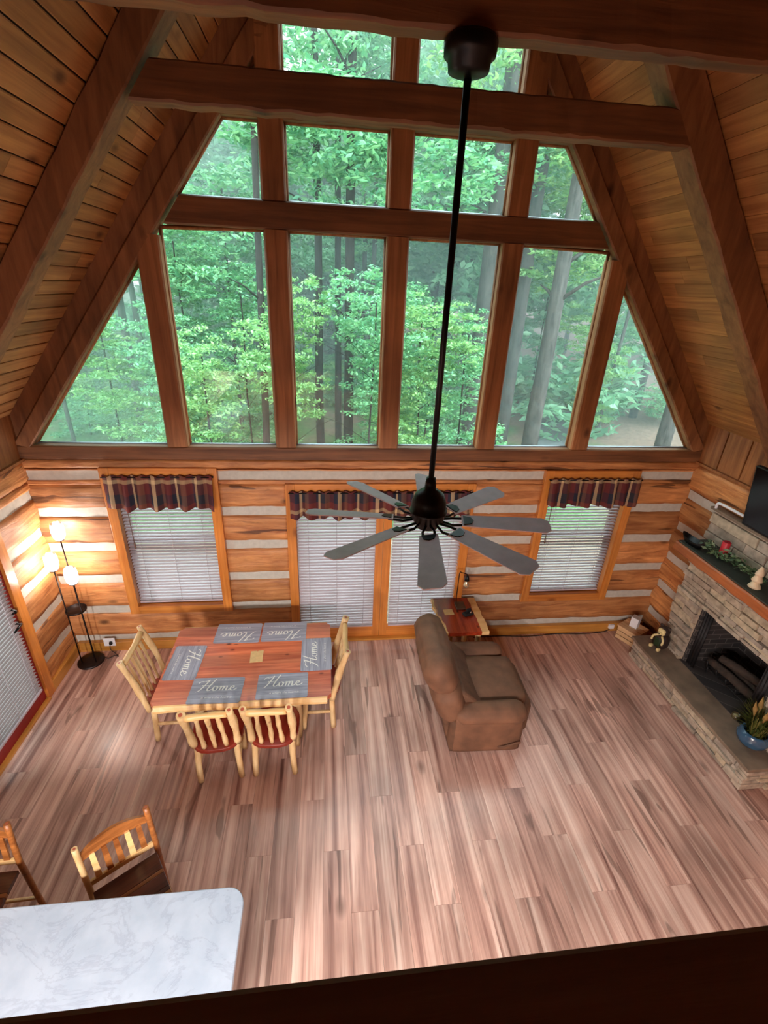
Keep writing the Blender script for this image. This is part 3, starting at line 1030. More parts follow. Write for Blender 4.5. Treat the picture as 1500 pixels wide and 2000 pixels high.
MB().add([(X0 - 0.012, ya, 0.16), (X0 - 0.012, yb, 0.16), (X0 - 0.012, yb, 1.87), (X0 - 0.012, ya, 1.87)], [(0, 1, 2, 3)]).build('glass_pane', M['glass_win'], lo)
h = MB()
h.lathe([(0.0, 0), (0.03, 0.0), (0.03, 0.012), (0.012, 0.02), (0.012, 0.05), (0.0, 0.052)], seg=14, M=Matrix.Translation((X0 + 0.01, yb - 0.05, 0.99)) @ Matrix.Rotation(pi / 2, 4, 'Y'))
h.tube([(X0 + 0.055, yb - 0.05, 0.99), (X0 + 0.06, yb - 0.10, 0.99), (X0 + 0.058, yb - 0.16, 0.985)], [0.011, 0.01, 0.008], 8)
h.build('lever_handle', M['black'], lo)
h = MB().lathe([(0.0, 0), (0.03, 0.0), (0.03, 0.015), (0.018, 0.022), (0.018, 0.04), (0.0, 0.042)], seg=14, M=Matrix.Translation((X0 + 0.01, yb - 0.05, 1.13)) @ Matrix.Rotation(pi / 2, 4, 'Y'))
h.build('deadbolt', M['black'], lo)
mb = MB(); mb.box(X0 - 0.05, X0 + 0.05, DL[0] + 0.11, DL[1] - 0.11, -0.004, 0.022)
mb.build('threshold', M['base_y'], d2)
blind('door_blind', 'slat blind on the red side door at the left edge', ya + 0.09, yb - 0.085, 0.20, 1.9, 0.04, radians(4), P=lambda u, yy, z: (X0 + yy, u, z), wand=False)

# ------------------------------------------------------------------ stone fireplace on the right wall
FX, UX, HX = 3.30, 3.395, 3.0
FY0, FY1 = -0.52, -2.24
random.seed(21)


def ledge(mb, xf, xb, y0, y1, z0, z1, hmin=0.035, hmax=0.075, jit=0.03, hole=None, lmin=0.12, lmax=0.42):
    """dry-stacked stone face seen from -x side; stones from xf back to xb"""
    z = z0
    while z < z1 - 0.004:
        h = min(random.uniform(hmin, hmax), z1 - z)
        if z1 - z - h < 0.02:
            h = z1 - z
        y = y0 + random.uniform(-0.02, 0.015)
        while y > y1 + 0.01:
            l = random.uniform(lmin, lmax)
            ye = max(y - l, y1)
            if ye - y1 < 0.05:
                ye = y1 - random.uniform(-0.01, 0.015)
            segs = [(y, ye)]
            if hole and z + h / 2 < hole[3] and z + h / 2 > hole[2]:
                segs = []
                if y > hole[0]: segs.append((y, max(ye, hole[0] + random.uniform(-0.006, 0.01))))
                if ye < hole[1]: segs.append((min(y, hole[1]), ye))
            for a, b in segs:
                if a - b < 0.015:
                    continue
                x = xf + random.uniform(-jit, jit * 0.4)
                g = 0.004
                zz0, zz1 = z + g, z + h - g * 0.5
                cx = [random.uniform(0, 0.012) for _ in range(4)]
                vs = [(x + cx[0], a - g, zz0), (x + cx[1], b + g, zz0), (x + cx[2], b + g + random.uniform(0, .006), zz1), (x + cx[3], a - g - random.uniform(0, .006), zz1),
                      (xb, a - g, zz0), (xb, b + g, zz0), (xb, b + g, zz1), (xb, a - g, zz1)]
                mb.add(vs, [(0, 3, 2, 1), (4, 5, 6, 7), (0, 1, 5, 4), (1, 2, 6, 5), (2, 3, 7, 6), (3, 0, 4, 7)])
            y = ye
        z += h


fp = thing('fireplace', 'buff stacked-stone fireplace with raised hearth on the right wall', 'fireplace', (3.3, -1.36, 0))
fo = Vector(fp.location)


def fbuild(mb, name, mats, bevel=0.0, parent=None):
    mb.v = [tuple(Vector(p) - fo) for p in mb.v]
    return mb.build(name, mats, parent or fp, bevel)


mb = MB()
ledge(mb, FX, 3.45, FY0, FY1, 0.28, 1.56, hole=(-0.87, -1.84, 0.27, 1.02))
mb.box(FX + 0.03, 3.44, FY1 + 0.02, -1.84, 0.28, 1.54); mb.box(FX + 0.03, 3.44, -0.87, FY0 - 0.02, 0.28, 1.54); mb.box(FX + 0.03, 3.44, -1.84, -0.87, 1.03, 1.54)
fbuild(mb, 'stone_surround', M['stone'], 0.006)
mb = MB()
ledge(mb, UX, 3.46, FY0 + 0.02, FY1, 1.64, 1.97, 0.07, 0.13, 0.012, lmin=0.25, lmax=0.7)
fbuild(mb, 'stone_overmantel', M['stone'], 0.006)
mb = MB(); mb.box(UX - 0.03, 3.46, FY1 - 0.02, FY0 + 0.05, 1.972, 2.0)
fbuild(mb, 'ledge_slab', M['hearth_top'], 0.006)
mb = MB()
ledge(mb, HX + 0.01, 3.3, -0.47, -2.17, 0.0, 0.245, 0.035, 0.07, 0.02)
mb.box(HX + 0.05, 3.44, -2.15, -0.5, 0, 0.24)
# right-hand end of the hearth
zz = 0.0
while zz < 0.24:
    h_ = random.uniform(0.04, 0.07)
    xx = HX + 0.0
    while xx < 3.44:
        l_ = random.uniform(0.12, 0.25)
        mb.box(xx + 0.004, min(xx + l_, 3.45) - 0.004, -2.20 + random.uniform(-.012, .012), -2.1, zz + 0.004, min(zz + h_, 0.245) - 0.003)
        xx += l_
    zz += h_
fbuild(mb, 'hearth_base', M['stone'], 0.005)
mb = MB()
nn = 26
front = [(HX - 0.015 + 0.012 * noise.noise(Vector((k * 0.7, 3, 0))), -0.455 - (1.745) * k / nn) for k in range(nn + 1)]
mb.prism([(3.455, -0.455)] + front + [(3.455, -2.2)], 0.246, 0.282, 0, 'Z')
fbuild(mb, 'hearth_slab', M['hearth_top'], 0.005)
# firebox
mb = MB()
mb.box(3.33, 4.0, -0.905, -0.87, 0.25, 1.06); mb.box(3.33, 4.0, -1.84, -1.805, 0.25, 1.06)
mb.box(3.93, 4.0, -1.84, -0.87, 0.25, 1.06); mb.box(3.33, 4.0, -1.84, -0.87, 1.03, 1.08); mb.box(3.3, 4.0, -1.84, -0.87, 0.22, 0.286)
fbuild(mb, 'firebox', M['soot_brick'])
mb = MB()
for yy in (-1.1, -1.23, -1.36, -1.49, -1.62):
    mb.tube([(3.40, yy, 0.46), (3.42, yy, 0.39), (3.75, yy, 0.37), (3.78, yy, 0.44)], 0.009, 6)
for xx in (3.46, 3.72):
    mb.tube([(xx, -1.05, 0.36), (xx, -1.67, 0.36)], 0.009, 6)
    for yy in (-1.08, -1.64):
        mb.tube([(xx, yy, 0.284), (xx, yy, 0.36)], 0.009, 6)
fbuild(mb, 'fire_grate', M['iron'])
for a, b, r in (((3.48, -1.05, 0.43), (3.52, -1.66, 0.435), 0.045), ((3.62, -1.08, 0.43), (3.60, -1.62, 0.435), 0.05), ((3.52, -1.12, 0.52), (3.64, -1.55, 0.53), 0.042)):
    mb = MB().tube(catmull([a, ((a[0] + b[0]) / 2 + 0.01, (a[1] + b[1]) / 2, a[2] + 0.008), b], 4), r, 9, rnd=0.25)
    fbuild(mb, 'fire_log', M['log_burnt'])
# mesh curtain gathered at both jambs, hung from a rod
for y0, y1 in ((-0.90, -1.02), (-1.81, -1.69)):
    vs, fs = [], []
    n = 14
    for k in range(n + 1):
        yy = y0 + (y1 - y0) * k / n
        xx = 3.35 + 0.012 * sin(k * 1.6)
        vs += [(xx, yy, 0.29), (xx, yy, 0.99)]
    fs = [(2 * k, 2 * k + 2, 2 * k + 3, 2 * k + 1) for k in range(n)]
    cu = fbuild(MB().add(vs, fs, 0, True), 'mesh_curtain', M['iron'])
    cu.modifiers.new('t', 'SOLIDIFY').thickness = 0.002
mb = MB().tube([(3.35, -0.88, 1.0), (3.35, -1.83, 1.0)], 0.007, 6)
fbuild(mb, 'curtain_rod', M['iron'])

# mantel shelf with its dark top
mt = thing('mantel_shelf', 'thick pine mantel with a dark slate top across the stone chimney', 'mantel', (3.2, -1.4, 1.51))
mo = Vector(mt.location)
mb = MB()
pts = []
nn = 30
for k in range(nn + 1):
    y = -0.55 - 1.79 * k / nn
    pts.append((3.03 + 0.012 * noise.noise(Vector((k * 0.4, 7, 0))), y))
vs = []
for (xx, y) in pts:
    w1 = 0.010 * noise.noise(Vector((y * 5, 1, 4)))
    vs += [(xx + 0.02, y, 1.525 + w1), (xx, y, 1.545 + w1), (xx, y, 1.625), (xx + 0.012, y, 1.638), (3.455, y, 1.638), (3.455, y, 1.525)]
fs = []
for k in range(nn):
    for j in range(6):
        j2 = (j + 1) % 6
        fs.append((k * 6 + j, k * 6 + j2, (k + 1) * 6 + j2, (k + 1) * 6 + j))
fs += [(5, 4, 3, 2, 1, 0), tuple(nn * 6 + j for j in range(6))]
mb.add([tuple(Vector(p) - mo) for p in vs], fs)
mb.build('mantel_beam', M['mantel'], mt)
mb = MB()
mb.box(3.05, 3.39, -2.33, -0.565, 1.6385, 1.652)
mb.v = [tuple(Vector(p) - mo) for p in mb.v]
mb.build('mantel_top', M['slate'], mt, 0.003)
MZ = 1.6525

# television above the ledge
tv = thing('television', 'large black flat television above the stone ledge at the right edge', 'television', (3.42, -1.42, 2.02))
mb = MB(); mb.box(-0.07, -0.025, -0.53, 0.53, 0.0, 0.60)
mb.build('housing', M['black_mat'], tv, 0.006)
mb = MB(); mb.box(-0.0715, -0.0705, -0.515, 0.515, 0.02, 0.588)
mb.build('screen', plain('dark_screen', lin(10, 10, 12), 0.18, 0, 0.02), tv)
tv.rotation_euler = (0, radians(-9), 0)
mb = MB(); mb.box(-0.025, 0.06, -0.2, 0.2, 0.12, 0.42)
mb.build('wall_bracket', M['black_mat'], tv)

o = MB().tube(catmull([(3.375, -0.53, 2.002), (3.372, -0.535, 2.05), (3.375, -0.57, 2.065), (3.385, -0.70, 2.066), (3.39, -0.86, 2.066)], 6), 0.014, 8).build('white_bar', M['white'])
tag(o, 'white bar with a bent end standing on the stone ledge beside the television', 'bar')

# things on the mantel
t = thing('boat_tray', 'black boat-shaped tray at the far end of the mantel', 'tray', (3.13, -0.66, MZ), 0)
vs, fs = [], []
n = 20
for ring, (s_, z_) in enumerate(((0.72, 0.0), (1.0, 0.055), (0.93, 0.055), (0.66, 0.012))):
    for k in range(n):
        an = 2 * pi * k / n
        vs.append((0.055 * cos(an) * s_, 0.155 * sin(an) * s_, z_ + (0.02 * abs(sin(an)) ** 4 if ring in (1, 2) else 0)))
for r_ in range(3):
    for k in range(n):
        k2 = (k + 1) % n
        fs.append((r_ * n + k, r_ * n + k2, (r_ + 1) * n + k2, (r_ + 1) * n + k))
fs += [tuple(range(n - 1, -1, -1)), tuple(3 * n + k for k in range(n))]
MB().add(vs, fs, 0, True).build('tray_bowl', M['black'], t)

t = thing('red_candle', 'red pillar candle on a dark dish on the mantel', 'candle', (3.24, -0.93, MZ))
MB().lathe([(0.05, 0), (0.06, 0.012), (0.052, 0.014), (0.03, 0.006)], seg=18).build('dish', M['black'], t)
MB().lathe([(0.036, 0.014), (0.037, 0.02), (0.037, 0.17), (0.033, 0.176), (0.02, 0.168)], seg=20).build('wax_pillar', M['candle_red'], t)
MB().tube([(0, 0, 0.166), (0.001, 0, 0.185)], 0.0015, 5).build('wick', M['black_mat'], t)


def leaf_blob(n, fn, size, seed, tri=False):
    """n separate leaves; fn(rnd) -> centre, gives a mesh builder"""
    rnd = random.Random(seed)
    mb = MB()
    for _ in range(n):
        c = fn(rnd)
        nrm = Vector((rnd.gauss(0, .6), rnd.gauss(0, .6), rnd.uniform(0.2, 1))).normalized()
        t1 = nrm.orthogonal().normalized()
        t1.rotate(Matrix.Rotation(rnd.uniform(0, 2 * pi), 3, nrm))
        t2 = nrm.cross(t1)
        s = size * rnd.uniform(0.6, 1.3)
        mb.add([c - t1 * s, c + t2 * s * 0.45 - nrm * s * .05, c + t1 * s - nrm * s * .25, c - t2 * s * 0.45 - nrm * s * .05], [(0, 1, 2, 3)])
    return mb


g = thing('leafy_garland', 'green leafy garland lying along the back of the mantel', 'garland', (3.2, -1.1, MZ))
stem = catmull([(3.20, -0.76, .03), (3.17, -0.86, .03), (3.20, -0.98, .025), (3.25, -1.08, .03), (3.22, -1.20, .03), (3.25, -1.32, .03), (3.22, -1.42, .03)], 8)
go = Vector((3.2, -1.1, 0))
MB().tube([p - go for p in stem], 0.005, 6).build('stem', M['green_dk'], g)
leaf_blob(330, lambda r: (r.choice(stem) - go) + Vector((r.gauss(0, .022), r.gauss(0, .025), abs(r.gauss(0.012, .03)))), 0.026, 5).build('leaves', M['garland'], g)

t = thing('carved_tree', 'pale carved wooden tree ornament near the right end of the mantel', 'ornament', (3.14, -1.44, MZ), 0.2)
for z_, w_ in ((0.0, 0.052), (0.065, 0.045), (0.125, 0.036)):
    mb = MB().lathe([(0.012, z_), (w_, z_ + 0.006), (w_ * 0.9, z_ + 0.022), (0.012, z_ + 0.085), (0.0, z_ + 0.09)], seg=9)
    mb.build('tier', plain('pale_carved_wood', lin(226, 200, 166), 0.6), t)
MB().lathe([(0.03, 0), (0.03, 0.008), (0.0, 0.009)], seg=10).build('foot', M['plume'], t)

# things on the hearth
HZ = 0.2825
t = thing('bear_figurine', 'dark bear figurine with cream face standing on the hearth by the crate', 'figurine', (3.19, -0.66, HZ), radians(200))
mb = MB()
mb.cushion((0, 0, 0.10), (0.075, 0.085, 0.10), 0.07, 8)
mb.cushion((0, 0.0, 0.235), (0.058, 0.06, 0.055), 0.05, 8)
for s_ in (-1, 1):
    mb.cushion((0.0, s_ * 0.045, 0.285), (0.012, 0.02, 0.02), 0.012, 4)
mb.build('body', M['bear'], t)
mb = MB().cushion((0.045, 0, 0.235), (0.028, 0.042, 0.04), 0.025, 6); mb.cushion((0.075, 0, 0.225), (0.02, 0.022, 0.018), 0.015, 5)
mb.build('face', M['cream'], t)
MB().cushion((0.096, 0, 0.23), (0.006, 0.01, 0.007), 0.006, 4).build('nose', M['black'], t)
for s_ in (-1, 1):
    MB().tube(catmull([(0.05, s_ * 0.02, 0.185), (0.075, s_ * 0.06, 0.15), (0.085, s_ * 0.062, 0.10)], 5), 0.012, 8).build('arm', M['cream'], t)
    MB().cushion((0.082, s_ * 0.045, 0.022), (0.025, 0.018, 0.02), 0.015, 5).build('foot', M['cream'], t)
MB().cushion((0.068, 0, 0.10), (0.014, 0.038, 0.055), 0.014, 6).build('belly_panel', M['green_dk'], t)

t = thing('maroon_jar', 'small maroon jar between the crate and the bear figurine', 'jar', (3.27, -0.54, HZ))
MB().lathe([(0.03, 0), (0.04, 0.01), (0.043, 0.09), (0.03, 0.12), (0.026, 0.125)], seg=14).build('jar_body', M['maroon'], t)
MB().lathe([(0.03, 0.125), (0.03, 0.142), (0.0, 0.145)], seg=14).build('lid', M['bronze'], t)

t = thing('tealight_holder', 'small dark tealight holder with cream candle beside the blue pot', 'candle', (3.31, -1.67, HZ))
MB().lathe([(0.03, 0), (0.034, 0.004), (0.038, 0.045), (0.034, 0.045), (0.031, 0.012), (0.0, 0.012)], seg=16).build('cup', plain('brown_glass', lin(92, 78, 54), 0.2), t)
MB().lathe([(0.028, 0.013), (0.028, 0.034), (0.0, 0.034)], seg=14).build('wax', M['cream'], t)

t = thing('potted_grass', 'glossy blue pot of grass standing on the near end of the hearth', 'potted plant', (3.215, -1.95, HZ))
MB().lathe([(0.06, 0), (0.075, 0.004), (0.118, 0.05), (0.13, 0.10), (0.112, 0.15), (0.10, 0.165), (0.088, 0.163), (0.1, 0.12), (0.0, 0.12)], seg=28).build('pot', M['blue_glaze'], t)
rnd = random.Random(3)
mb = MB()
for k in range(260):
    an = rnd.uniform(0, 2 * pi); r0 = 0.06 * math.sqrt(rnd.random()); out = rnd.uniform(0.06, 0.2); hh = rnd.uniform(0.10, 0.34)
    a = Vector((r0 * cos(an), r0 * sin(an), 0.12)); d = Vector((cos(an), sin(an), 0)); sd = Vector((-sin(an), cos(an), 0)) * 0.004
    out *= 0.75 if d.x > 0.2 else 1.0
    p1 = a + d * out * 0.35 + Vector((0, 0, hh * 0.75)); p2 = a + d * out + Vector((0, 0, hh))
    mb.add([a - sd, a + sd, p1 + sd, p1 - sd, p2], [(0, 1, 2, 3), (3, 2, 4)])
mb.build('grass_blades', M['grass'], t)
for k in range(5):
    an = k * 1.3
    b = Vector((0.03 * cos(an), 0.03 * sin(an), 0.15)); tip = b + Vector((0.07 * cos(an), 0.07 * sin(an), 0.33))
    MB().tube([b, b.lerp(tip, .5), b.lerp(tip, .75), tip], [0.003, 0.004, 0.02, 0.002], 7, rnd=0.4).build('plume', M['plume'], t)

# crate with box by the corner
ca = math.atan2(-0.21, 0.11)
t = thing('wooden_crate', 'pale slatted wooden crate on the floor in the right corner', 'crate', (3.19, -0.20, 0), ca)
hx, hy = 0.125, 0.12
for zc in (0.03, 0.092, 0.154):
    mb = MB()
    for s_ in (-1, 1):
        mb.box(-hx, hx, s_ * hy - 0.005, s_ * hy + 0.005, zc - 0.026, zc + 0.026)
        mb.box(s_ * hx - 0.005, s_ * hx + 0.005, -hy + 0.005, hy - 0.005, zc - 0.026, zc + 0.026)
    mb.build('slat_course', M['crate'], t, 0.002)
for sx in (-1, 1):
    for sy in (-1, 1):
        mb = MB(); mb.box(sx * hx - sx * 0.022 - 0.011, sx * hx - sx * 0.022 + 0.011, sy * hy - sy * 0.016 - 0.009, sy * hy - sy * 0.016 + 0.009, 0, 0.181)
        mb.build('corner_post', M['crate'], t)
mb = MB()
for k in range(3):
    y_ = -hy - 0.012 + k * 0.088
    mb.box(-hx - 0.012, hx + 0.012, y_, y_ + 0.082, 0.182, 0.196)
mb.build('lid', M['crate'], t, 0.002)
t = thing('white_box', 'small white box standing on the wooden crate lid', 'box', (3.20, -0.19, 0.197), ca + 0.1)
mb = MB(); mb.box(-0.045, 0.045, -0.04, 0.04, 0, 0.135)
mb.build('carton', M['white'], t, 0.003)
mb = MB(); mb.box(-0.046, 0.046, -0.041, 0.041, 0.1352, 0.141)
mb.build('lid', plain('grey_lid', lin(190, 188, 186), 0.5), t)
mb = MB(); mb.box(2.97, 3.04, -0.065, -0.036, 0.06, 0.12)
mb.v = [(a - 3.0, b + 0.03, c) for a, b, c in mb.v]
t = thing('white_plug', 'white plug-in adapter on the back wall behind the crate', 'plug', (3.0, -0.03, 0.1))
mb.v = [(a, b, c - 0.1) for a, b, c in mb.v]
mb.build('adapter', M['white'], t, 0.004)

# ------------------------------------------------------------------ floor lamp, outlet
LP = Vector((-3.26, -0.19, 0))
fl = thing('floor_lamp', 'three-light black metal floor lamp glowing in the left corner', 'floor lamp', LP)
MB().lathe([(0.0, 0.0), (0.135, 0.0), (0.135, 0.012), (0.12, 0.024), (0.03, 0.03), (0.0, 0.03)], seg=30).build('base', M['bronze'], fl)
LAMPS = [(radians(205), 0.085, 1.22), (radians(95), 0.085, 1.50), (radians(-30), 0.085, 1.06)]
for an, r0, hz in LAMPS:
    px, py = r0 * cos(an), r0 * sin(an)
    MB().tube([(px, py, 0.02), (px, py, hz)], 0.0065, 8).build('pole', M['bronze'], fl)
    so = MB().lathe([(0.012, hz), (0.04, hz + 0.006), (0.042, hz + 0.014), (0.02, hz + 0.018), (0.018, hz + 0.05), (0.0, hz + 0.052)], (px, py, 0), 16).build('socket', M['bronze'], fl)
    MB().lathe([(0.040, hz + 0.014), (0.055, hz + 0.05), (0.060, hz + 0.10), (0.058, hz + 0.155), (0.050, hz + 0.19)], (px, py, 0), 24, closed=False).build('glass_shade', M['glass_lamp'], fl)
    MB().lathe([(0.012, hz + 0.05), (0.014, hz + 0.065), (0.028, hz + 0.09), (0.029, hz + 0.105), (0.018, hz + 0.125), (0.0, hz + 0.13)], (px, py, 0), 16).build('bulb', M['bulb'], so)
    d = bpy.data.lights.new('bulb_light', 'POINT'); d.energy = 14; d.color = (1.0, 0.93, 0.85); d.shadow_soft_size = 0.045
    lo_ = bpy.data.objects.new('bulb_light', d); COL.objects.link(lo_); lo_.parent = fl; lo_.location = (px, py, hz + 0.10)
MB().lathe([(0.0, 0.70), (0.095, 0.70), (0.10, 0.704), (0.10, 0.722), (0.095, 0.722), (0.093, 0.708), (0.0, 0.708)], seg=26).build('shelf_disc', M['bronze'], fl)
cd = MB().tube(catmull([(0.12, 0.05, 0.01), (0.17, 0.03, 0.006), (0.22, 0.07, 0.006), (0.27, 0.05, 0.008), (0.22, 0.10, 0.01), (0.165, 0.125, 0.05), (0.165, 0.14, 0.115)], 6), 0.004, 6)
cd.build('cord', M['cord'], fl)
t = thing('wall_outlet', 'white wall outlet with a black plug behind the floor lamp', 'outlet', (-3.10, -0.036, 0.135))
mb = MB(); mb.box(-0.062, 0.062, -0.008, 0.002, -0.055, 0.055)
mb.build('plate', M['white'], t, 0.003)
mb = MB(); mb.box(0.005, 0.035, -0.035, -0.008, -0.02, 0.015)
mb.build('plug', M['black_mat'], t, 0.004)

# cable lying along the back baseboard
o = MB().tube(catmull([(1.18, -0.06, 0.006), (1.5, -0.05, 0.006), (1.9, -0.075, 0.006), (2.3, -0.05, 0.006), (2.6, -0.07, 0.006), (2.9, -0.05, 0.006), (3.0, -0.045, 0.04)], 8), 0.005, 6).build('power_cable', M['cord'])
tag(o, 'dark power cable lying along the foot of the back wall', 'cable')

# ------------------------------------------------------------------ dining table
tb = thing('dining_table', 'red cedar dining table with pale live edges and log legs', 'table', (-1.34, -1.065, 0), radians(0.3))
hx, hy, zt = 0.745, 0.512, 0.74


def top_outline(o, ch=0.06, wob=0.0, n=18):
    pts = []
    for k in range(n + 1):
        u = -hx + ch + (2 * hx - 2 * ch) * k / n
        pts.append((u, -hy + wob * noise.noise(Vector((u * 4, 1, 0))) + o))
    pts.append((hx - 0.004 + 0, -hy + ch * 0.5 + o)); pts.append((hx, hy - ch - o)); pts.append((hx - ch, hy - o))
    for k in range(n + 1):
        u = hx - ch - (2 * hx - 2 * ch) * k / n
        pts.append((u, hy + wob * noise.noise(Vector((u * 4, 8, 0))) - o))
    pts.append((-hx, hy - ch - o)); pts.append((-hx, -hy + ch * 0.6 + o))
    return pts


mb = MB()
bands = 7
ys = [-hy + 0.012 + (2 * hy - 0.045) * k / bands for k in range(bands + 1)]
for a, b in zip(ys[:-1], ys[1:]):
    ca_ = 0.035 if a == ys[0] else 0.0
    cb_ = 0.045 if b == ys[-1] else 0.0
    mb.prism([(-hx + ca_, a), (hx - ca_, a), (hx, a + ca_), (hx, b - cb_), (hx - cb_, b), (-hx + cb_, b), (-hx, b - cb_), (-hx, a + ca_)] if ca_ or cb_ else
             [(-hx, a), (hx, a), (hx, b), (-hx, b)], zt - 0.048, zt, 0, 'Z')
mb.build('tabletop', M['cedar_red'], tb)
for s_, (w0, w1) in ((-1, (0.03, 0.012)), (1, (0.03, 0.012))):
    n = 26
    vs, fs = [], []
    for k in range(n + 1):
        u = -hx + 0.035 + (2 * hx - 0.07) * k / n
        e = 0.012 * noise.noise(Vector((u * 5, s_ * 3, 0)))
        yi = (-hy + 0.012) if s_ < 0 else (hy - 0.033)
        o_ = 0.03 + e if s_ < 0 else 0.024 + e
        for (dy, z) in ((0, zt - 0.0005), (o_ * 0.45, zt - 0.004), (o_, zt - 0.035), (o_ * 0.8, zt - 0.062), (0, zt - 0.062)):
            vs.append((u, yi + s_ * dy, z))
    for k in range(n):
        for j in range(5):
            j2 = (j + 1) % 5
            fs.append((k * 5 + j, k * 5 + j2, (k + 1) * 5 + j2, (k + 1) * 5 + j))
    fs += [(0, 1, 2, 3, 4), tuple(n * 5 + j for j in range(4, -1, -1))]
    MB().add(vs, fs, 0).build('live_edge', M['cedar_pale'], tb)
for sx in (-1, 1):
    for sy in (-1, 1):
        MB().tube(catmull([(sx * 0.42, sy * 0.26, 0), (sx * 0.425, sy * 0.265, 0.35), (sx * 0.42, sy * 0.26, zt - 0.05)], 4), 0.05, 12, 0, 1, rnd=0.15).build('leg', [M['cedar_log'], M['cedar_end']], tb)
for sy in (-1, 1):
    MB().tube(catmull([(-0.52, sy * 0.27, zt - 0.11), (0, sy * 0.275, zt - 0.105), (0.52, sy * 0.27, zt - 0.11)], 5), 0.042, 10, rnd=0.15).build('apron', M['cedar_pale'], tb)
for sx in (-1, 1):
    MB().tube([(sx * 0.43, -0.33, zt - 0.11), (sx * 0.43, 0.33, zt - 0.11)], 0.04, 10, rnd=0.15).build('apron', M['cedar_pale'], tb)

# placemats
HOME = [
    [(-.12, .70), (.06, .86), (.30, .84), (.55, .96)],
    [(.62, 1.02), (.45, .66), (.22, .26), (.02, -.02), (-.16, -.10)],
    [(1.06, 1.10), (.86, .74), (.68, .36), (.60, .10), (.70, .0), (.90, .14)],
    [(.16, .50), (.40, .47), (.64, .50), (.90, .57)],
    [(1.20, .40), (1.03, .34), (.97, .15), (1.06, .0), (1.20, .05), (1.28, .22), (1.22, .38), (1.32, .31), (1.46, .36)],
    [(1.50, .42), (1.49, .22), (1.43, .0)],
    [(1.45, .12), (1.58, .36), (1.70, .38), (1.69, .2), (1.64, .0)],
    [(1.66, .12), (1.79, .36), (1.92, .38), (1.91, .18), (1.90, .03), (2.02, .03), (2.14, .14)],
    [(2.18, .17), (2.36, .24), (2.41, .36), (2.30, .41), (2.19, .26), (2.21, .07), (2.35, .0), (2.52, .09), (2.64, .20)],
]


def script_strokes(z):
    mb = MB()
    sc, ox, oy = 0.122, -0.152, -0.005
    for st in HOME:
        P = catmull([(a, b, 0) for a, b in st], 7)
        vs, fs = [], []
        for i, p in enumerate(P):
            t_ = (P[min(i + 1, len(P) - 1)] - P[max(i - 1, 0)]).normalized()
            an = math.atan2(t_.y, t_.x)
            w = 0.030 + 0.078 * abs(sin(an - radians(12)))
            w *= 0.55 if i in (0, len(P) - 1) else 1
            n_ = Vector((-t_.y, t_.x, 0))
            for q in (p + n_ * w / 2, p - n_ * w / 2):
                vs.append((q.x * sc + ox, q.y * sc + oy, z))
        fs = [(2 * i, 2 * i + 1, 2 * i + 3, 2 * i + 2) for i in range(len(P) - 1)]
        mb.add(vs, fs)
    return mb


def text_mesh(body, size, z, dx, dy, shear=0.35):
    cu = bpy.data.curves.new('lettering', 'FONT')
    cu.body = body; cu.size = size; cu.shear = shear; cu.align_x = 'CENTER'; cu.resolution_u = 2
    ob = bpy.data.objects.new('lettering', cu)
    COL.objects.link(ob)
    bpy.context.view_layer.update()
    me = bpy.data.meshes.new_from_object(ob.evaluated_get(bpy.context.evaluated_depsgraph_get()))
    vs = [(v.co.x + dx, v.co.y + dy, z) for v in me.vertices]
    fs = [tuple(p.vertices) for p in me.polygons]
    bpy.data.objects.remove(ob); bpy.data.meshes.remove(me); bpy.data.curves.remove(cu)
    return vs, fs


def rrect(hx, hy, r, n=5):
    pts = []
    for cx, cy, a0 in ((hx - r, hy - r, 0), (-hx + r, hy - r, 90), (-hx + r, -hy + r, 180), (hx - r, -hy + r, 270)):
        for k in range(n + 1):
            an = radians(a0 + 90 * k / n)
            pts.append((cx + r * cos(an), cy + r * sin(an)))
    return pts


TZ = zt + 0.001
pm = thing('placemat', 'grey placemat at the front left of the table, behind the left front chair', 'placemat', (-1.572, -1.435, TZ), radians(-1.5), 'grey placemats on the dining table')
MB().prism(rrect(0.218, 0.143, 0.018), 0, 0.003, 0, 'Z').build('mat', M['mat_grey'], pm)
lt = script_strokes(0.0034)
tv_, tf_ = text_mesh('is where the heart is', 0.030, 0.0034, 0.015, -0.088)
lt.add(tv_, tf_)
lt.build('lettering', M['letter'], pm)
for loc, rz, lab in (((-1.015, -1.42, TZ), 0.01, 'grey placemat at the front right of the table, above the right front chair'),
                     ((-1.508, -0.70, TZ), pi - 0.015, 'grey placemat at the back of the table, the one nearer the lamp corner'),
                     ((-1.057, -0.70, TZ), pi - 0.01, 'grey placemat at the back of the table, the one nearer the glass door'),
                     ((-1.918, -1.08, TZ), -pi / 2 - 0.03, 'grey placemat at the left end of the table facing the left chair'),
                     ((-0.730, -1.04, TZ), pi / 2 + 0.01, 'grey placemat at the right end of the table facing the right chair')):
    dup(pm, loc, rz, lab, 'grey placemats on the dining table')

t = thing('note_card', 'tan card lying in the middle of the dining table', 'card', (-1.285, -1.045, TZ), 0.05)
mb = MB().prism([(-.058, -.075), (.056, -.072), (.058, .078), (.012, .076), (.004, .066), (-.006, .077), (-.058, .074)], 0, 0.003, 0, 'Z')
mb.build('card_sheet', M['card'], t)


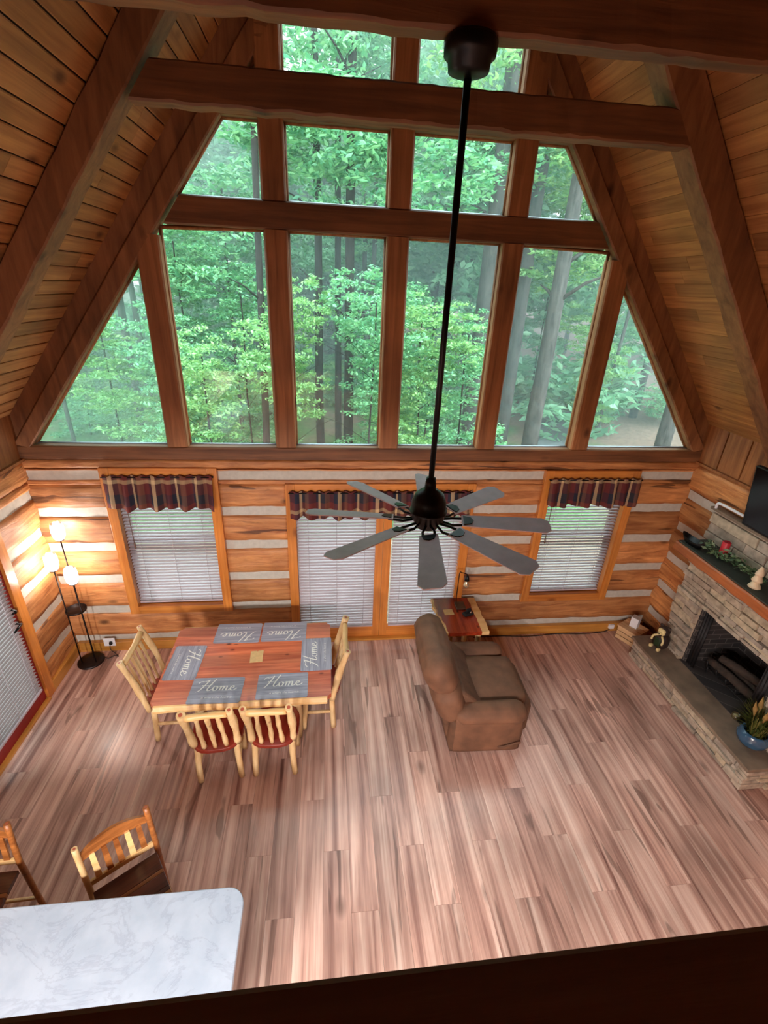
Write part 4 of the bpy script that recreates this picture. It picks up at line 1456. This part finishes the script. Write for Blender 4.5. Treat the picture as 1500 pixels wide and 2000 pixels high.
# ------------------------------------------------------------------ log chairs
def log_chair(name, label, loc, rz, w=0.345, sp=3, sw=0.215, post_h=1.0, lean=0.19, pr=0.030, spr=0.019, group='peeled log dining chairs', seed=0):
    """faces +y; seat centre at the origin"""
    t = thing(name, label, 'chair', loc, rz, group)
    sd, zs = 0.21, 0.45
    out = []
    n = 26
    for k in range(n):
        an = 2 * pi * k / n
        c, s = cos(an), sin(an)
        out.append((sw * math.copysign(abs(c) ** 0.62, c), sd * math.copysign(abs(s) ** (0.62 if s > 0 else 0.95), s)))
    MB().prism(out, zs - 0.038, zs, 0, 'Z').build('seat', M['seat_red'], t, 0.01, 3)
    yb = -sd + 0.085
    r = random.Random(seed)
    tops = []
    for s in (-1, 1):
        b = Vector((s * (w / 2 + 0.0), yb, zs - 0.02)); tp = Vector((s * w / 2, yb - lean, post_h))
        mid = b.lerp(tp, 0.5) + Vector((r.uniform(-.008, .008), 0.012, 0))
        MB().tube(catmull([b, mid, tp], 5), [pr * (1 + 0.14 * sin(i * 0.9 + seed + s)) for i in range(11)], 11, 0, 1, rnd=0.12).build('back_post', [M['cedar_log'], M['cedar_end']], t)
        tops.append(tp)
    q0 = tops[0].lerp(tops[1], 0.06) - Vector((0, -0.012, 0.055)); q1 = tops[1].lerp(tops[0], 0.06) - Vector((0, -0.012, 0.055))
    MB().tube(catmull([q0, q0.lerp(q1, .5) + Vector((0, 0.004, r.uniform(-.006, .006))), q1], 5), [0.026 * (1 + 0.1 * sin(i)) for i in range(11)], 10, 0, 1, rnd=0.15).build('top_rail', [M['cedar_pale'], M['cedar_end']], t)
    for k in range(sp):
        f = (k + 1) / (sp + 1)
        xx = -w / 2 + w * f
        b = Vector((xx * 1.0, yb - 0.045 + 0.02 * abs(f - .5), zs - 0.01)); tp = q0.lerp(q1, f)
        mid = b.lerp(tp, .5) + Vector((r.uniform(-.01, .01), r.uniform(-.004, .01), 0))
        MB().tube(catmull([b, mid, tp], 5), [spr * (1 + 0.15 * sin(i * 1.3 + k * 2 + seed)) for i in range(11)], 9, rnd=0.15).build('spindle', M['cedar_log'], t)
    for sx in (-1, 1):
        for sy in (-1, 1):
            a = Vector((sx * (sw - 0.06), sy * 0.12, zs - 0.03)); b = Vector((sx * (sw - 0.045), sy * 0.15 + (0.015 if sy < 0 else 0), 0.0))
            MB().tube(catmull([a, a.lerp(b, .5) + Vector((r.uniform(-.006, .006), 0, 0)), b], 4), 0.026, 10, 0, 1, rnd=0.12).build('leg', [M['cedar_log'], M['cedar_end']], t)
    for sx in (-1, 1):
        MB().tube([(sx * (sw - 0.052), -0.125, 0.2), (sx * (sw - 0.052), 0.135, 0.2)], 0.016, 8, rnd=0.1).build('stretcher', M['cedar_log'], t)
    return t


log_chair('log_chair', 'peeled log chair at the table front, the left of the front pair', (-1.556, -1.585, 0), radians(4), seed=1)
log_chair('log_chair', 'peeled log chair at the table front, the right of the front pair', (-1.085, -1.575, 0), radians(-1), seed=2)
log_chair('log_chair', 'peeled log chair with five slim spindles at the left table end', (-2.075, -1.10, 0), radians(-90), w=0.465, sp=5, sw=0.225, post_h=1.0, lean=0.15, pr=0.027, spr=0.014, seed=3)
log_chair('log_chair', 'peeled log chair seen edge-on at the right table end', (-0.71, -1.07, 0), radians(90), w=0.47, sp=5, sw=0.225, post_h=1.0, lean=0.14, pr=0.030, spr=0.014, seed=4)

# ------------------------------------------------------------------ recliner
rc = thing('recliner', 'brown suede recliner chair facing the fireplace', 'recliner', (0.86, -1.19, 0), radians(-2))
mb = MB()
mb.cushion((-0.02, 0, 0.22), (0.34, 0.475, 0.19), 0.03, 8)
mb.build('base_frame', M['leather_dk'], rc)
for nm, yc in (('arm', -0.395), ('arm', 0.395)):
    mb = MB()
    mb.cushion((-0.015, yc, 0.25), (0.315, 0.085, 0.22), 0.03, 8)
    mb.cushion((-0.0, yc, 0.46), (0.33, 0.10, 0.085), 0.075, 9, puff=0.012, wob=0.006)
    mb.build(nm, M['leather'], rc)
MB().cushion((0.05, 0, 0.425), (0.335, 0.295, 0.095), 0.06, 10, puff=0.02, wob=0.006).build('seat_cushion', M['leather'], rc)
mb = MB()
mb.cushion((0.40, 0, 0.24), (0.055, 0.285, 0.19), 0.045, 9, puff=0.01, wob=0.005)
mb.build('footrest', M['leather_dk'], rc)
bm_ = Matrix.Translation((-0.30, 0, 0.42)) @ Matrix.Rotation(radians(-22), 4, 'Y')
mb = MB()
mb.cushion((-0.02, 0, 0.12), (0.135, 0.43, 0.20), 0.10, 10, puff=0.02, wob=0.012, M=bm_)
mb.cushion((-0.01, 0, 0.44), (0.135, 0.41, 0.19), 0.12, 11, puff=0.02, wob=0.014, M=bm_)
mb.build('backrest', M['leather'], rc)
mb = MB()
mb.prism([(-0.36, 0.06), (-0.10, 0.06), (-0.06, 0.50), (-0.24, 0.66), (-0.44, 0.70), (-0.46, 0.5)], -0.36, 0.36, 0, 'Y')
mb.build('back_shell', M['leather_dk'], rc, 0.03, 3)
mb = MB().tube(catmull([(0.10, -0.482, 0.10), (0.17, -0.495, 0.13), (0.27, -0.497, 0.17), (0.30, -0.495, 0.17)], 5), 0.010, 8)
mb.build('lever', M['leather_dk'], rc)
mb = MB(); mb.box(-0.30, 0.26, -0.40, 0.40, 0, 0.05)
mb.build('plinth', M['black_mat'], rc)

# ------------------------------------------------------------------ end table with lamp, card and gadget
et = thing('end_table', 'red cedar live-edge end table behind the recliner', 'end table', (0.87, -0.335, 0))
n = 14
vs = []
lft = [(-0.255 + 0.02 * noise.noise(Vector((k * .5, 2, 0))) + (0.05 * (1 - k / n) if k < n / 2 else 0), -0.32 + 0.62 * k / n) for k in range(n + 1)]
rgt = [(0.165 + 0.014 * noise.noise(Vector((k * .5, 9, 0))), -0.32 + 0.62 * k / n) for k in range(n + 1)]
MB().prism([(a, b) for a, b in lft] + [(a, b) for a, b in rgt[::-1]], 0.555, 0.60, 0, 'Z').build('tabletop', wood('end_table_cedar', lin(128, 36, 20), lin(186, 68, 36), 'Y', 20, 1.2, 0.25, 0.1, 0.9, lin(60, 14, 8), 0.02, coat=0.5, knotscale=6), et)
for edge, off in ((lft, -0.022), (rgt, 0.085)):
    vs = [(a, b) for a, b in edge] + [(a + off + 0.014 * noise.noise(Vector((b * 9, off, 0))), b) for a, b in edge[::-1]]
    if off > 0:
        vs = vs[::-1]
    MB().prism(vs[::-1], 0.556, 0.5995, 0, 'Z').build('live_edge', M['cedar_pale'], et)
for sx in (-0.17, 0.17):
    for sy in (-0.24, 0.22):
        MB().tube(catmull([(sx, sy, 0), (sx * 0.97, sy, 0.3), (sx * 0.95, sy * 0.95, 0.556)], 4), 0.032, 10, 0, 1, rnd=0.15).build('leg', [M['cedar_log'], M['cedar_end']], et)
for sy in (-0.24, 0.22):
    MB().tube([(-0.17, sy, 0.2), (0.17, sy, 0.2)], 0.018, 8, rnd=0.1).build('stretcher', M['cedar_log'], et)
EZ = 0.6005
tl = thing('table_lamp', 'small lamp with a bare hanging bulb on the end table', 'lamp', (0.905, -0.20, EZ))
mb = MB(); mb.box(-0.055, 0.055, -0.065, 0.065, 0, 0.022)
mb.build('base', plain('dark_bark_block', lin(84, 56, 36), 0.7, 0, 0.3, 20), tl, 0.004)
MB().tube(catmull([(-0.045, 0.03, 0.02), (-0.048, 0.03, 0.25), (-0.045, 0.03, 0.44), (-0.02, 0.03, 0.445), (0.045, 0.03, 0.42), (0.05, 0.03, 0.40)], 6), 0.005, 7).build('bent_arm', M['bronze'], tl)
so = MB().lathe([(0.0, 0.41), (0.012, 0.405), (0.024, 0.37), (0.028, 0.34), (0.014, 0.335), (0.0, 0.335)], (0.05, 0.03, 0), 14).build('socket', M['black'], tl)
MB().lathe([(0.012, 0.336), (0.016, 0.32), (0.034, 0.29), (0.036, 0.275), (0.024, 0.25), (0.0, 0.242)], (0.05, 0.03, 0), 18).build('bulb', plain('silver_glass', lin(200, 180, 150), 0.08, 0.6), so)
t = thing('black_stand', 'small black gadget with a silver knob on the end table', 'gadget', (0.955, -0.36, EZ), 0.3)
mb = MB().cushion((0, 0, 0.018), (0.062, 0.035, 0.018), 0.015, 6); mb.cushion((0.01, 0.01, 0.05), (0.03, 0.012, 0.03), 0.01, 5)
mb.build('body', M['black_mat'], t)
MB().lathe([(0.0, 0), (0.012, 0), (0.013, 0.01), (0.008, 0.016), (0, 0.017)], (0.02, -0.02, 0.036), 12).build('knob', plain('chrome', lin(230, 230, 230), 0.1, 1.0), t)
t = thing('note_card', 'tan card lying on the end table', 'card', (0.745, -0.30, EZ), 0.03)
MB().prism([(-.055, -.05), (.055, -.05), (.058, -.01), (.052, .0), (.055, .05), (-.055, .05)], 0, 0.003, 0, 'Z').build('card_sheet', M['card'], t)

# ------------------------------------------------------------------ ceiling fan
FZ = 2.66
fan = thing('ceiling_fan', 'black eight-blade ceiling fan on a long rod in mid-room', 'ceiling fan', (-0.012, -2.06, FZ))
MB().lathe([(0.0, 2.05), (0.018, 2.05), (0.05, 2.06), (0.084, 2.072), (0.09, 2.115), (0.106, 2.12), (0.11, 2.165), (0.10, 2.18), (0.0, 2.18)], seg=24).build('canopy', M['black'], fan)
MB().tube([(0, 0, 0.26), (0, 0, 2.06)], 0.0165, 12).build('downrod', M['black'], fan)
MB().lathe([(0.0, 0.29), (0.026, 0.285), (0.032, 0.25), (0.034, 0.215), (0.055, 0.205), (0.085, 0.18), (0.102, 0.135), (0.103, 0.085), (0.112, 0.08), (0.112, 0.066), (0.103, 0.06), (0.095, 0.02), (0.07, -0.005), (0.065, -0.03), (0.0, -0.035)], seg=28).build('motor_housing', M['black'], fan)
for k in range(8):
    an = radians(36 + 45 * k)
    R_ = Matrix.Rotation(an, 4, 'Z')
    tw = Matrix.Translation((0, 0, 0.02)) @ Matrix.Rotation(radians(11), 4, 'X')
    n = 14
    out = []
    for i in range(n + 1):
        s = i / n
        x_ = 0.205 + 0.525 * s
        w_ = 0.052 + 0.020 * s if s < 0.94 else 0.072 * math.sqrt(max(0.0, 1 - ((s - 0.94) / 0.06) ** 2 * 0.65))
        out.append((x_, w_))
    poly = [(a, b) for a, b in out] + [(a, -b) for a, b in out[::-1]]
    bl = MB().prism(poly, -0.003, 0.003, 0, 'Z', M=R_ @ tw).build('blade', M['fan_blade'], fan)
    ib = MB()
    ib.tube([R_ @ tw @ Vector(p) for p in ((0.085, 0.012, -0.005), (0.15, 0.035, -0.012), (0.235, 0.03, -0.006))], 0.008, 6)
    ib.tube([R_ @ tw @ Vector(p) for p in ((0.085, -0.012, -0.005), (0.15, -0.035, -0.012), (0.235, -0.03, -0.006))], 0.008, 6)
    ib.prism([(0.215, -0.042), (0.26, -0.03), (0.275, 0), (0.26, 0.03), (0.215, 0.042)], 0.0032, 0.008, 0, 'Z', M=R_ @ tw)
    ib.build('blade_bracket', M['black'], bl)

# ------------------------------------------------------------------ breakfast bar and stools
bar = thing('breakfast_bar', 'white marble-topped breakfast bar in the bottom left foreground', 'counter', (-2.25, -3.45, 0))
bo = Vector(bar.location)
n = 8
r_ = 0.09
pts = [(-3.44, -3.95), (-1.07, -3.95)] + [(-1.07 - r_ + r_ * cos(radians(90 * k / n)) + 0.0, -3.03 - r_ + r_ * sin(radians(90 * k / n))) for k in range(n + 1)] + [(-3.44, -3.022)]
MB().prism([(a - bo.x, b - bo.y) for a, b in pts], 0.885, 0.92, 0, 'Z').build('marble_top', M['marble'], bar, 0.006, 3)
mb = MB(); mb.box(-3.42 - bo.x, -1.16 - bo.x, -3.9 - bo.y, -3.36 - bo.y, 0.0, 0.884)
mb.build('base_cabinet', wood('cedar_bar_base', lin(110, 60, 36), lin(160, 96, 60), 'Z', 20, 1.2, 0.5, 0.1, 0.6, bump=0.1), bar)


def bar_stool(label, loc, rz, w, seed):
    """seat back edge centre at origin, stool faces -y (towards the bar)"""
    t = thing('bar_stool', label, 'bar stool', loc, rz, 'cedar bar stools')
    zs = 0.65
    r = random.Random(seed)
    tones = ['seat_dark', 'stool_rail', 'seat_dark', 'seat_dark', 'stool_rail', 'seat_dark']
    y = 0.0
    for k, wd in enumerate((0.12, 0.025, 0.09, 0.025, 0.10)):
        mb = MB(); mb.box(-w / 2 + 0.01, w / 2 - 0.01, y - wd + 0.0008, y - 0.0008, zs - 0.03, zs)
        mb.build('seat_board', M[tones[k]], t, 0.002); y -= wd
    for s in (-1, 1):
        mb = MB()
        mb.tube(catmull([(s * w / 2, 0.035, 0.0), (s * w / 2, 0.02, zs - 0.05), (s * w / 2, 0.022, zs + 0.1), (s * w / 2, 0.05, 1.02)], 5), 0.017, 8, 0, 1, rnd=0.06)
        mb.build('back_post', [M['cedar_log'] if s < 0 else M['stool_rail'], M['cedar_end']], t)
        MB().tube([(s * (w / 2 - 0.01), -0.36, 0.0), (s * (w / 2 - 0.025), -0.34, zs - 0.03)], 0.017, 8, 0, 1).build('leg', [M['cedar_log'], M['cedar_end']], t)
        MB().tube([(s * (w / 2 - 0.008), -0.355, 0.22), (s * w / 2, 0.03, 0.22)], 0.012, 7).build('stretcher', M['cedar_log'], t)
    for yy in (-0.355, 0.03):
        MB().tube([(-w / 2, yy, 0.28), (w / 2, yy, 0.28)], 0.012, 7).build('stretcher', M['cedar_log'], t)
    # curved crest rail
    n = 12
    vs, fs = [], []
    for k in range(n + 1):
        f = k / n; xx = -w / 2 + w * f
        ar = 0.055 * (1 - (2 * f - 1) ** 2)
        yy = 0.045 + 0.02 * (1 - (2 * f - 1) ** 2)
        vs += [(xx, yy - 0.009, 0.90), (xx, yy + 0.009, 0.90), (xx, yy + 0.011, 0.945 + ar), (xx, yy - 0.007, 0.945 + ar)]
    for k in range(n):
        for j in range(4):
            j2 = (j + 1) % 4
            fs.append((k * 4 + j2, k * 4 + j, (k + 1) * 4 + j, (k + 1) * 4 + j2))
    fs += [(0, 1, 2, 3), tuple(n * 4 + j for j in (3, 2, 1, 0))]
    MB().add(vs, fs).build('crest_rail', M['stool_rail'], t)
    mb = MB(); mb.box(-w / 2, w / 2, 0.015, 0.033, zs + 0.035, zs + 0.075)
    mb.build('lower_rail', M['cedar_pale'] if seed == 1 else M['cedar_pale'], t, 0.003)
    for k in range(5):
        xx = -w / 2 + w * (k + 1) / 6
        mb = MB()
        mb.add([(xx - 0.017, 0.018, zs + 0.07), (xx + 0.017, 0.018, zs + 0.07), (xx + 0.017, 0.03, zs + 0.07), (xx - 0.017, 0.03, zs + 0.07),
                (xx - 0.014, 0.042, 0.91), (xx + 0.014, 0.042, 0.91), (xx + 0.014, 0.054, 0.91), (xx - 0.014, 0.054, 0.91)],
               [(0, 3, 2, 1), (4, 5, 6, 7), (0, 1, 5, 4), (1, 2, 6, 5), (2, 3, 7, 6), (3, 0, 4, 7)])
        mb.build('back_slat', M['cedar_pale'] if k % 3 == 0 else M['stool_rail'], t)
    return t


bar_stool('cedar bar stool with striped seat angled at the marble bar', (-1.845, -2.755, 0), math.atan2(0.21, 0.31), 0.375, 1)
bar_stool('cedar bar stool cut off by the left edge, beside the marble bar', (-2.66, -2.70, 0), radians(2), 0.375, 2)

# ------------------------------------------------------------------ kitchen under the loft (seen mirrored in the panes)
for lx, ly in LIGHT_SPOTS + [(-2.3, -7.2)]:
    t = thing('downlight', 'round white downlight under the loft deck', 'ceiling light', (lx, ly, 2.5), 0, 'downlights under the loft')
    MB().lathe([(0.19, 0.0), (0.20, -0.05), (0.185, -0.055), (0.18, -0.02)], seg=24, closed=False).build('rim', M['white'], t)
    MB().lathe([(0.0, -0.03), (0.181, -0.03), (0.181, -0.025), (0.0, -0.025)], seg=24).build('diffuser', M['diffuser'], t)

kc = thing('kitchen_counter', 'cream kitchen counter run under the loft, mirrored in the second pane', 'counter', (-3.1, -7.0, 0))
mb = MB(); mb.box(-0.33, 0.30, -1.7, 1.5, 0.08, 0.88)
mb.build('base_cabinets', M['cab_cream'], kc, 0.004)
mb = MB(); mb.box(-0.34, 0.33, -1.72, 1.52, 0.882, 0.92)
mb.build('worktop', M['marble'], kc, 0.004)
for k in range(5):
    mb = MB(); mb.box(0.3005, 0.318, -1.66 + k * 0.63, -1.08 + k * 0.63, 0.12, 0.85)
    dr = mb.build('cabinet_door', M['cab_cream'], kc, 0.006)
    MB().tube([(0.335, -1.13 + k * 0.63, 0.55), (0.335, -1.13 + k * 0.63, 0.7)], 0.006, 6).build('handle', M['black'], dr)
uc = thing('wall_cabinet', 'cream wall cabinets under the loft, mirrored in the second pane', 'cabinet', (-3.27, -7.0, 1.42))
mb = MB(); mb.box(-0.16, 0.16, -1.7, 1.5, 0, 0.72)
mb.build('carcass', M['cab_cream'], uc, 0.004)
for k in range(5):
    mb = MB(); mb.box(0.1605, 0.178, -1.66 + k * 0.63, -1.08 + k * 0.63, 0.03, 0.69)
    mb.build('cabinet_door', M['cab_cream'], uc, 0.006)

# ------------------------------------------------------------------ outside: ground, drive, trees
random.seed(5)


def gz(x, y):
    r = max(0.0, y - 6)
    return -1.9 + 0.045 * r + 0.5 * noise.noise(Vector((x * 0.07, y * 0.07, 2))) + (0.04 * max(0, x - 4) if y > 10 else 0)


n = 60
vs, fs = [], []
for j in range(n + 1):
    for i in range(n + 1):
        x = -60 + 120 * i / n; y = 0.2 + 90 * (j / n) ** 1.6
        vs.append((x, y, gz(x, y) if y > 2 else -1.9))
for j in range(n):
    for i in range(n):
        fs.append((j * (n + 1) + i, j * (n + 1) + i + 1, (j + 1) * (n + 1) + i + 1, (j + 1) * (n + 1) + i))
o = MB().add(vs, fs, 0, True).build('forest_ground', M['ground'])
tag(o, 'leaf-strewn forest ground beyond the windows', 'ground'); o['kind'] = 'structure'
vs, fs = [], []
drv = catmull([(4.2, 8.2, 0), (6.3, 10.0, 0), (7.7, 11.8, 0), (9.6, 15.5, 0), (13.0, 21.0, 0)], 8)
for k in range(31):
    p = drv[k]; q = (drv[k + 1] - p).normalized(); nrm_ = Vector((-q.y, q.x, 0)) * 0.65
    for e in (p + nrm_, p - nrm_):
        vs.append((e.x, e.y, gz(e.x, e.y) + 0.06))
fs = [(2 * k, 2 * k + 2, 2 * k + 3, 2 * k + 1) for k in range(30)]
o = MB().add(vs, fs, 0, True).build('driveway', M['asphalt'])
tag(o, 'strip of grey driveway on the forest ground outside', 'driveway'); o['kind'] = 'structure'
mb = MB(); mb.box(-4.5, 4.5, 0.2, 2.6, -0.14, -0.06)
o = struct(mb.build('trim_porch', wood('porch_deck_board', lin(120, 96, 80), lin(160, 134, 116), 'X', 16, 1, 0.8, 0.2, 0)))
o.name = trim_name()

CLOUDS = {}


def cloud(kind, v):
    key = (kind, v)
    if key not in CLOUDS:
        rnd = random.Random(v * 13 + {'u': 101, 'b': 202, 'f': 303}[kind])
        cl = []
        for _ in range({'u': 40, 'b': 46, 'f': 40}[kind]):
            while True:
                p = Vector((rnd.uniform(-1, 1), rnd.uniform(-1, 1), rnd.uniform(-1, 1)))
                if p.length < 1:
                    break
            cl.append(p)
        sg = {'u': 0.11, 'b': 0.12, 'f': 0.14}[kind]
        def fn(r):
            c = r.choice(cl)
            return c + Vector((r.gauss(0, sg), r.gauss(0, sg), r.gauss(0, sg * 0.45)))
        mb = leaf_blob({'u': 1700, 'b': 2300, 'f': 1500}[kind], fn, {'u': 0.062, 'b': 0.058, 'f': 0.09}[kind], v * 7 + 1)
        me = bpy.data.meshes.new('foliage')
        me.from_pydata(mb.v, [], mb.f)
        CLOUDS[key] = me
    return CLOUDS[key]


MATMESH = {}


def foliage(parent, kind, v, mat, loc, sc, rz):
    key = (kind, v, mat)
    if key not in MATMESH:
        me = cloud(kind, v).copy()
        me.materials.append(M[mat])
        MATMESH[key] = me
    o = bpy.data.objects.new('foliage', MATMESH[key])
    COL.objects.link(o)
    o.parent = parent; o.location = loc; o.scale = sc; o.rotation_euler = (0, 0, rz)
    return o


def tree(label, x, y, r, h, crowns, mat='leaf_a', bark='bark', lean=0.0, group='trees outside the gable windows', name='forest_tree', kind='b'):
    z0 = gz(x, y) - 0.05
    t = thing(name, label, 'tree', (x, y, z0), 0, group)
    rnd = random.Random(int(x * 100) + int(y * 37))
    pts = [(lean * h * f + 0.06 * noise.noise(Vector((x, f * 3, 1))), 0.06 * noise.noise(Vector((y, f * 3, 5))), h * f) for f in (0, .15, .3, .5, .7, .85, 1)]
    P = catmull(pts, 3)
    mb = MB().tube(P, [r * (1.15 - 0.6 * i / (len(P) - 1)) for i in range(len(P))], 9 if r > 0.06 else 6, rnd=0.06)
    for k in range(3 if r > 0.06 else 4):       # a few limbs
        f = rnd.uniform(0.35, 0.8); b = P[int(f * (len(P) - 1))]; an = rnd.uniform(0, 2 * pi); l = rnd.uniform(0.8, 1.8)
        mb.tube([b, b + Vector((cos(an) * l * .5, sin(an) * l * .5, l * .35)), b + Vector((cos(an) * l, sin(an) * l, l * .55))], [r * .3, r * .2, r * .08], 5)
    mb.build('trunk', M[bark], t)
    for (dx, dy, dz, s, sz) in crowns:
        foliage(t, kind, rnd.randint(0, 3), mat, (dx + lean * dz, dy, dz), (s, s, sz), rnd.uniform(0, 6.28))
    return t


# the trunks one can make out, left pane to right pane
TR = [(-7.66, 14, .13, 'slim trunk seen through the left triangular pane'), (-7.93, 16, .106, 'thin trunk just right of another in the left triangular pane'),
      (-9.2, 12, .06, 'sapling trunk low in the left triangular pane'), (-2.48, 9, .095, 'dark leaning trunk at the right side of the second pane'),
      (-0.88, 12, .132, 'leftmost of the three dark trunks in the third pane'), (-0.25, 13, .113, 'middle one of the three dark trunks in the third pane'),
      (0.06, 11, .15, 'thickest dark trunk in the third pane'), (0.95, 18, .107, 'pale far trunk right of the dark trunks'),
      (1.25, 17, .104, 'second pale far trunk next to the middle post'), (4.57, 12, .32, 'thick grey trunk right of the fan rod'),
      (6.17, 13, .248, 'grey trunk at the left side of the fifth pane'), (6.53, 11, .253, 'big grey trunk standing in the middle of the fifth pane'),
      (10.76, 14, .073, 'thin slanting trunk in the right triangular pane'), (13.62, 16, .167, 'grey trunk low in the right triangular pane'),
      (11.6, 11, .241, 'dark stout trunk at the far right of the right pane'), (7.4, 17, .117, 'thin far trunk behind the big grey trunk'), (-3.79, 13, .069, 'slender trunk behind foliage of the second pane')]
rnd = random.Random(77)
for k, (x, y, r, lab) in enumerate(TR):
    big = r > 0.09
    h = 15 if big else 8
    cr = []
    for q in range(3):
        cr.append((rnd.uniform(-2.2, 2.2), rnd.uniform(-1.5, 2.5), rnd.uniform(6.0, h), rnd.uniform(1.5, 2.3), rnd.uniform(1.1, 1.6)))
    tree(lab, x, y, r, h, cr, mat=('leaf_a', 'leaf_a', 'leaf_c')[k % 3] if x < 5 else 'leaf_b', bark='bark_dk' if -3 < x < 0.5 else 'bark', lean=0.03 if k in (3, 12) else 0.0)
# understorey saplings close to the house
SP = [(-6.6, 9.5, 4.6), (-5.2, 11, 5.0), (-4.3, 8.0, 4.6), (-3.4, 7.0, 4.4), (-2.9, 9.5, 5.8), (-4.6, 10.5, 6.6), (-1.75, 7.4, 5.6), (0.35, 7.0, 5.8), (0.9, 9.5, 5.6), (1.87, 8.0, 5.4),
      (2.98, 8.0, 5.0), (2.5, 10.0, 5.4), (9.6, 13.5, 4.6), (11.4, 15.5, 4.4), (8.8, 17.0, 6.5)]
for k, (x, y, h) in enumerate(SP):
    cr = [(rnd.uniform(-.6, .6), rnd.uniform(-.5, .5), h * f, rnd.uniform(0.75, 1.15), rnd.uniform(0.55, 0.8)) for f in ((0.25, 0.5, 0.68, 0.86, 1.0) if k not in (6, 7) else (0.62, 0.72, 0.82, 0.92, 1.0))]
    tree('leafy understorey sapling outside the tall windows', x, y, 0.03, h, cr, mat='leaf_a' if k % 3 else 'leaf_b', bark='bark_dk', group='understorey saplings', name='sapling_tree', kind='u', lean=rnd.uniform(-.03, .03))
# low bushes on the forest floor
for k in range(38):
    x = -15 + 18.5 * (k % 10) / 9 + rnd.uniform(-.8, .8); y = (9.5 if k < 10 else 14.5) + rnd.uniform(-1.5, 1.5)
    if k >= 32:
        x = 9.5 + 1.6 * (k - 32); y = 15.5 + rnd.uniform(-1.5, 3)
    elif k >= 20:
        x = -20 + 32 * (k - 20) / 11; y = 20 + rnd.uniform(-2, 4)
    elif -2.6 < x < 1.2:
        y = 15.5 + 0.3 * k
    z0 = gz(x, y)
    t = thing('leafy_bush', 'low leafy bush on the forest floor outside', 'bush', (x, y, z0), 0, 'bushes on the forest floor')
    MB().tube([(0, 0, -0.05), (0.05, 0.02, 0.6), (0.1, 0.0, 1.1)], [0.025, 0.018, 0.008], 6).build('stem', M['bark_dk'], t)
    for q in range(2):
        foliage(t, 'u', rnd.randint(0, 3), 'leaf_a' if k % 3 else 'leaf_b', (rnd.uniform(-.5, .5), rnd.uniform(-.4, .4), rnd.uniform(.5, 1.1)), (1.25, 1.1, 0.75) if k < 20 or k >= 32 else (2.6, 2.0, 1.3), rnd.uniform(0, 6))
# deeper forest
for k in range(40):
    y = rnd.uniform(17, 46); x = rnd.uniform(-1.0, 1.0) * (y + 6) * 0.95 + 1.5
    h = rnd.uniform(13, 20)
    cr = [(rnd.uniform(-3, 3), rnd.uniform(-2, 2), rnd.uniform(1.2, h), rnd.uniform(2.2, 3.4), rnd.uniform(1.6, 2.4)) for q in range(6)]
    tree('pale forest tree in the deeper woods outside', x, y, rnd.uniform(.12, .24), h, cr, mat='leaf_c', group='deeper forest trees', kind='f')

# damp haze hanging in the woods
t = NT('damp_haze')
t.n.remove(t.b)
vs_ = t.node('ShaderNodeVolumeScatter', Color=(0.80, 0.97, 0.93, 1), Density=0.023)
t.link(vs_.outputs[0], t.out.inputs['Volume'])
mb = MB(); mb.box(-70, 70, 9.6, 92, -3, 26)
o = mb.build('woodland_haze', t.mat)
tag(o, 'pale damp haze among the trees outside', 'haze'); o['kind'] = 'stuff'
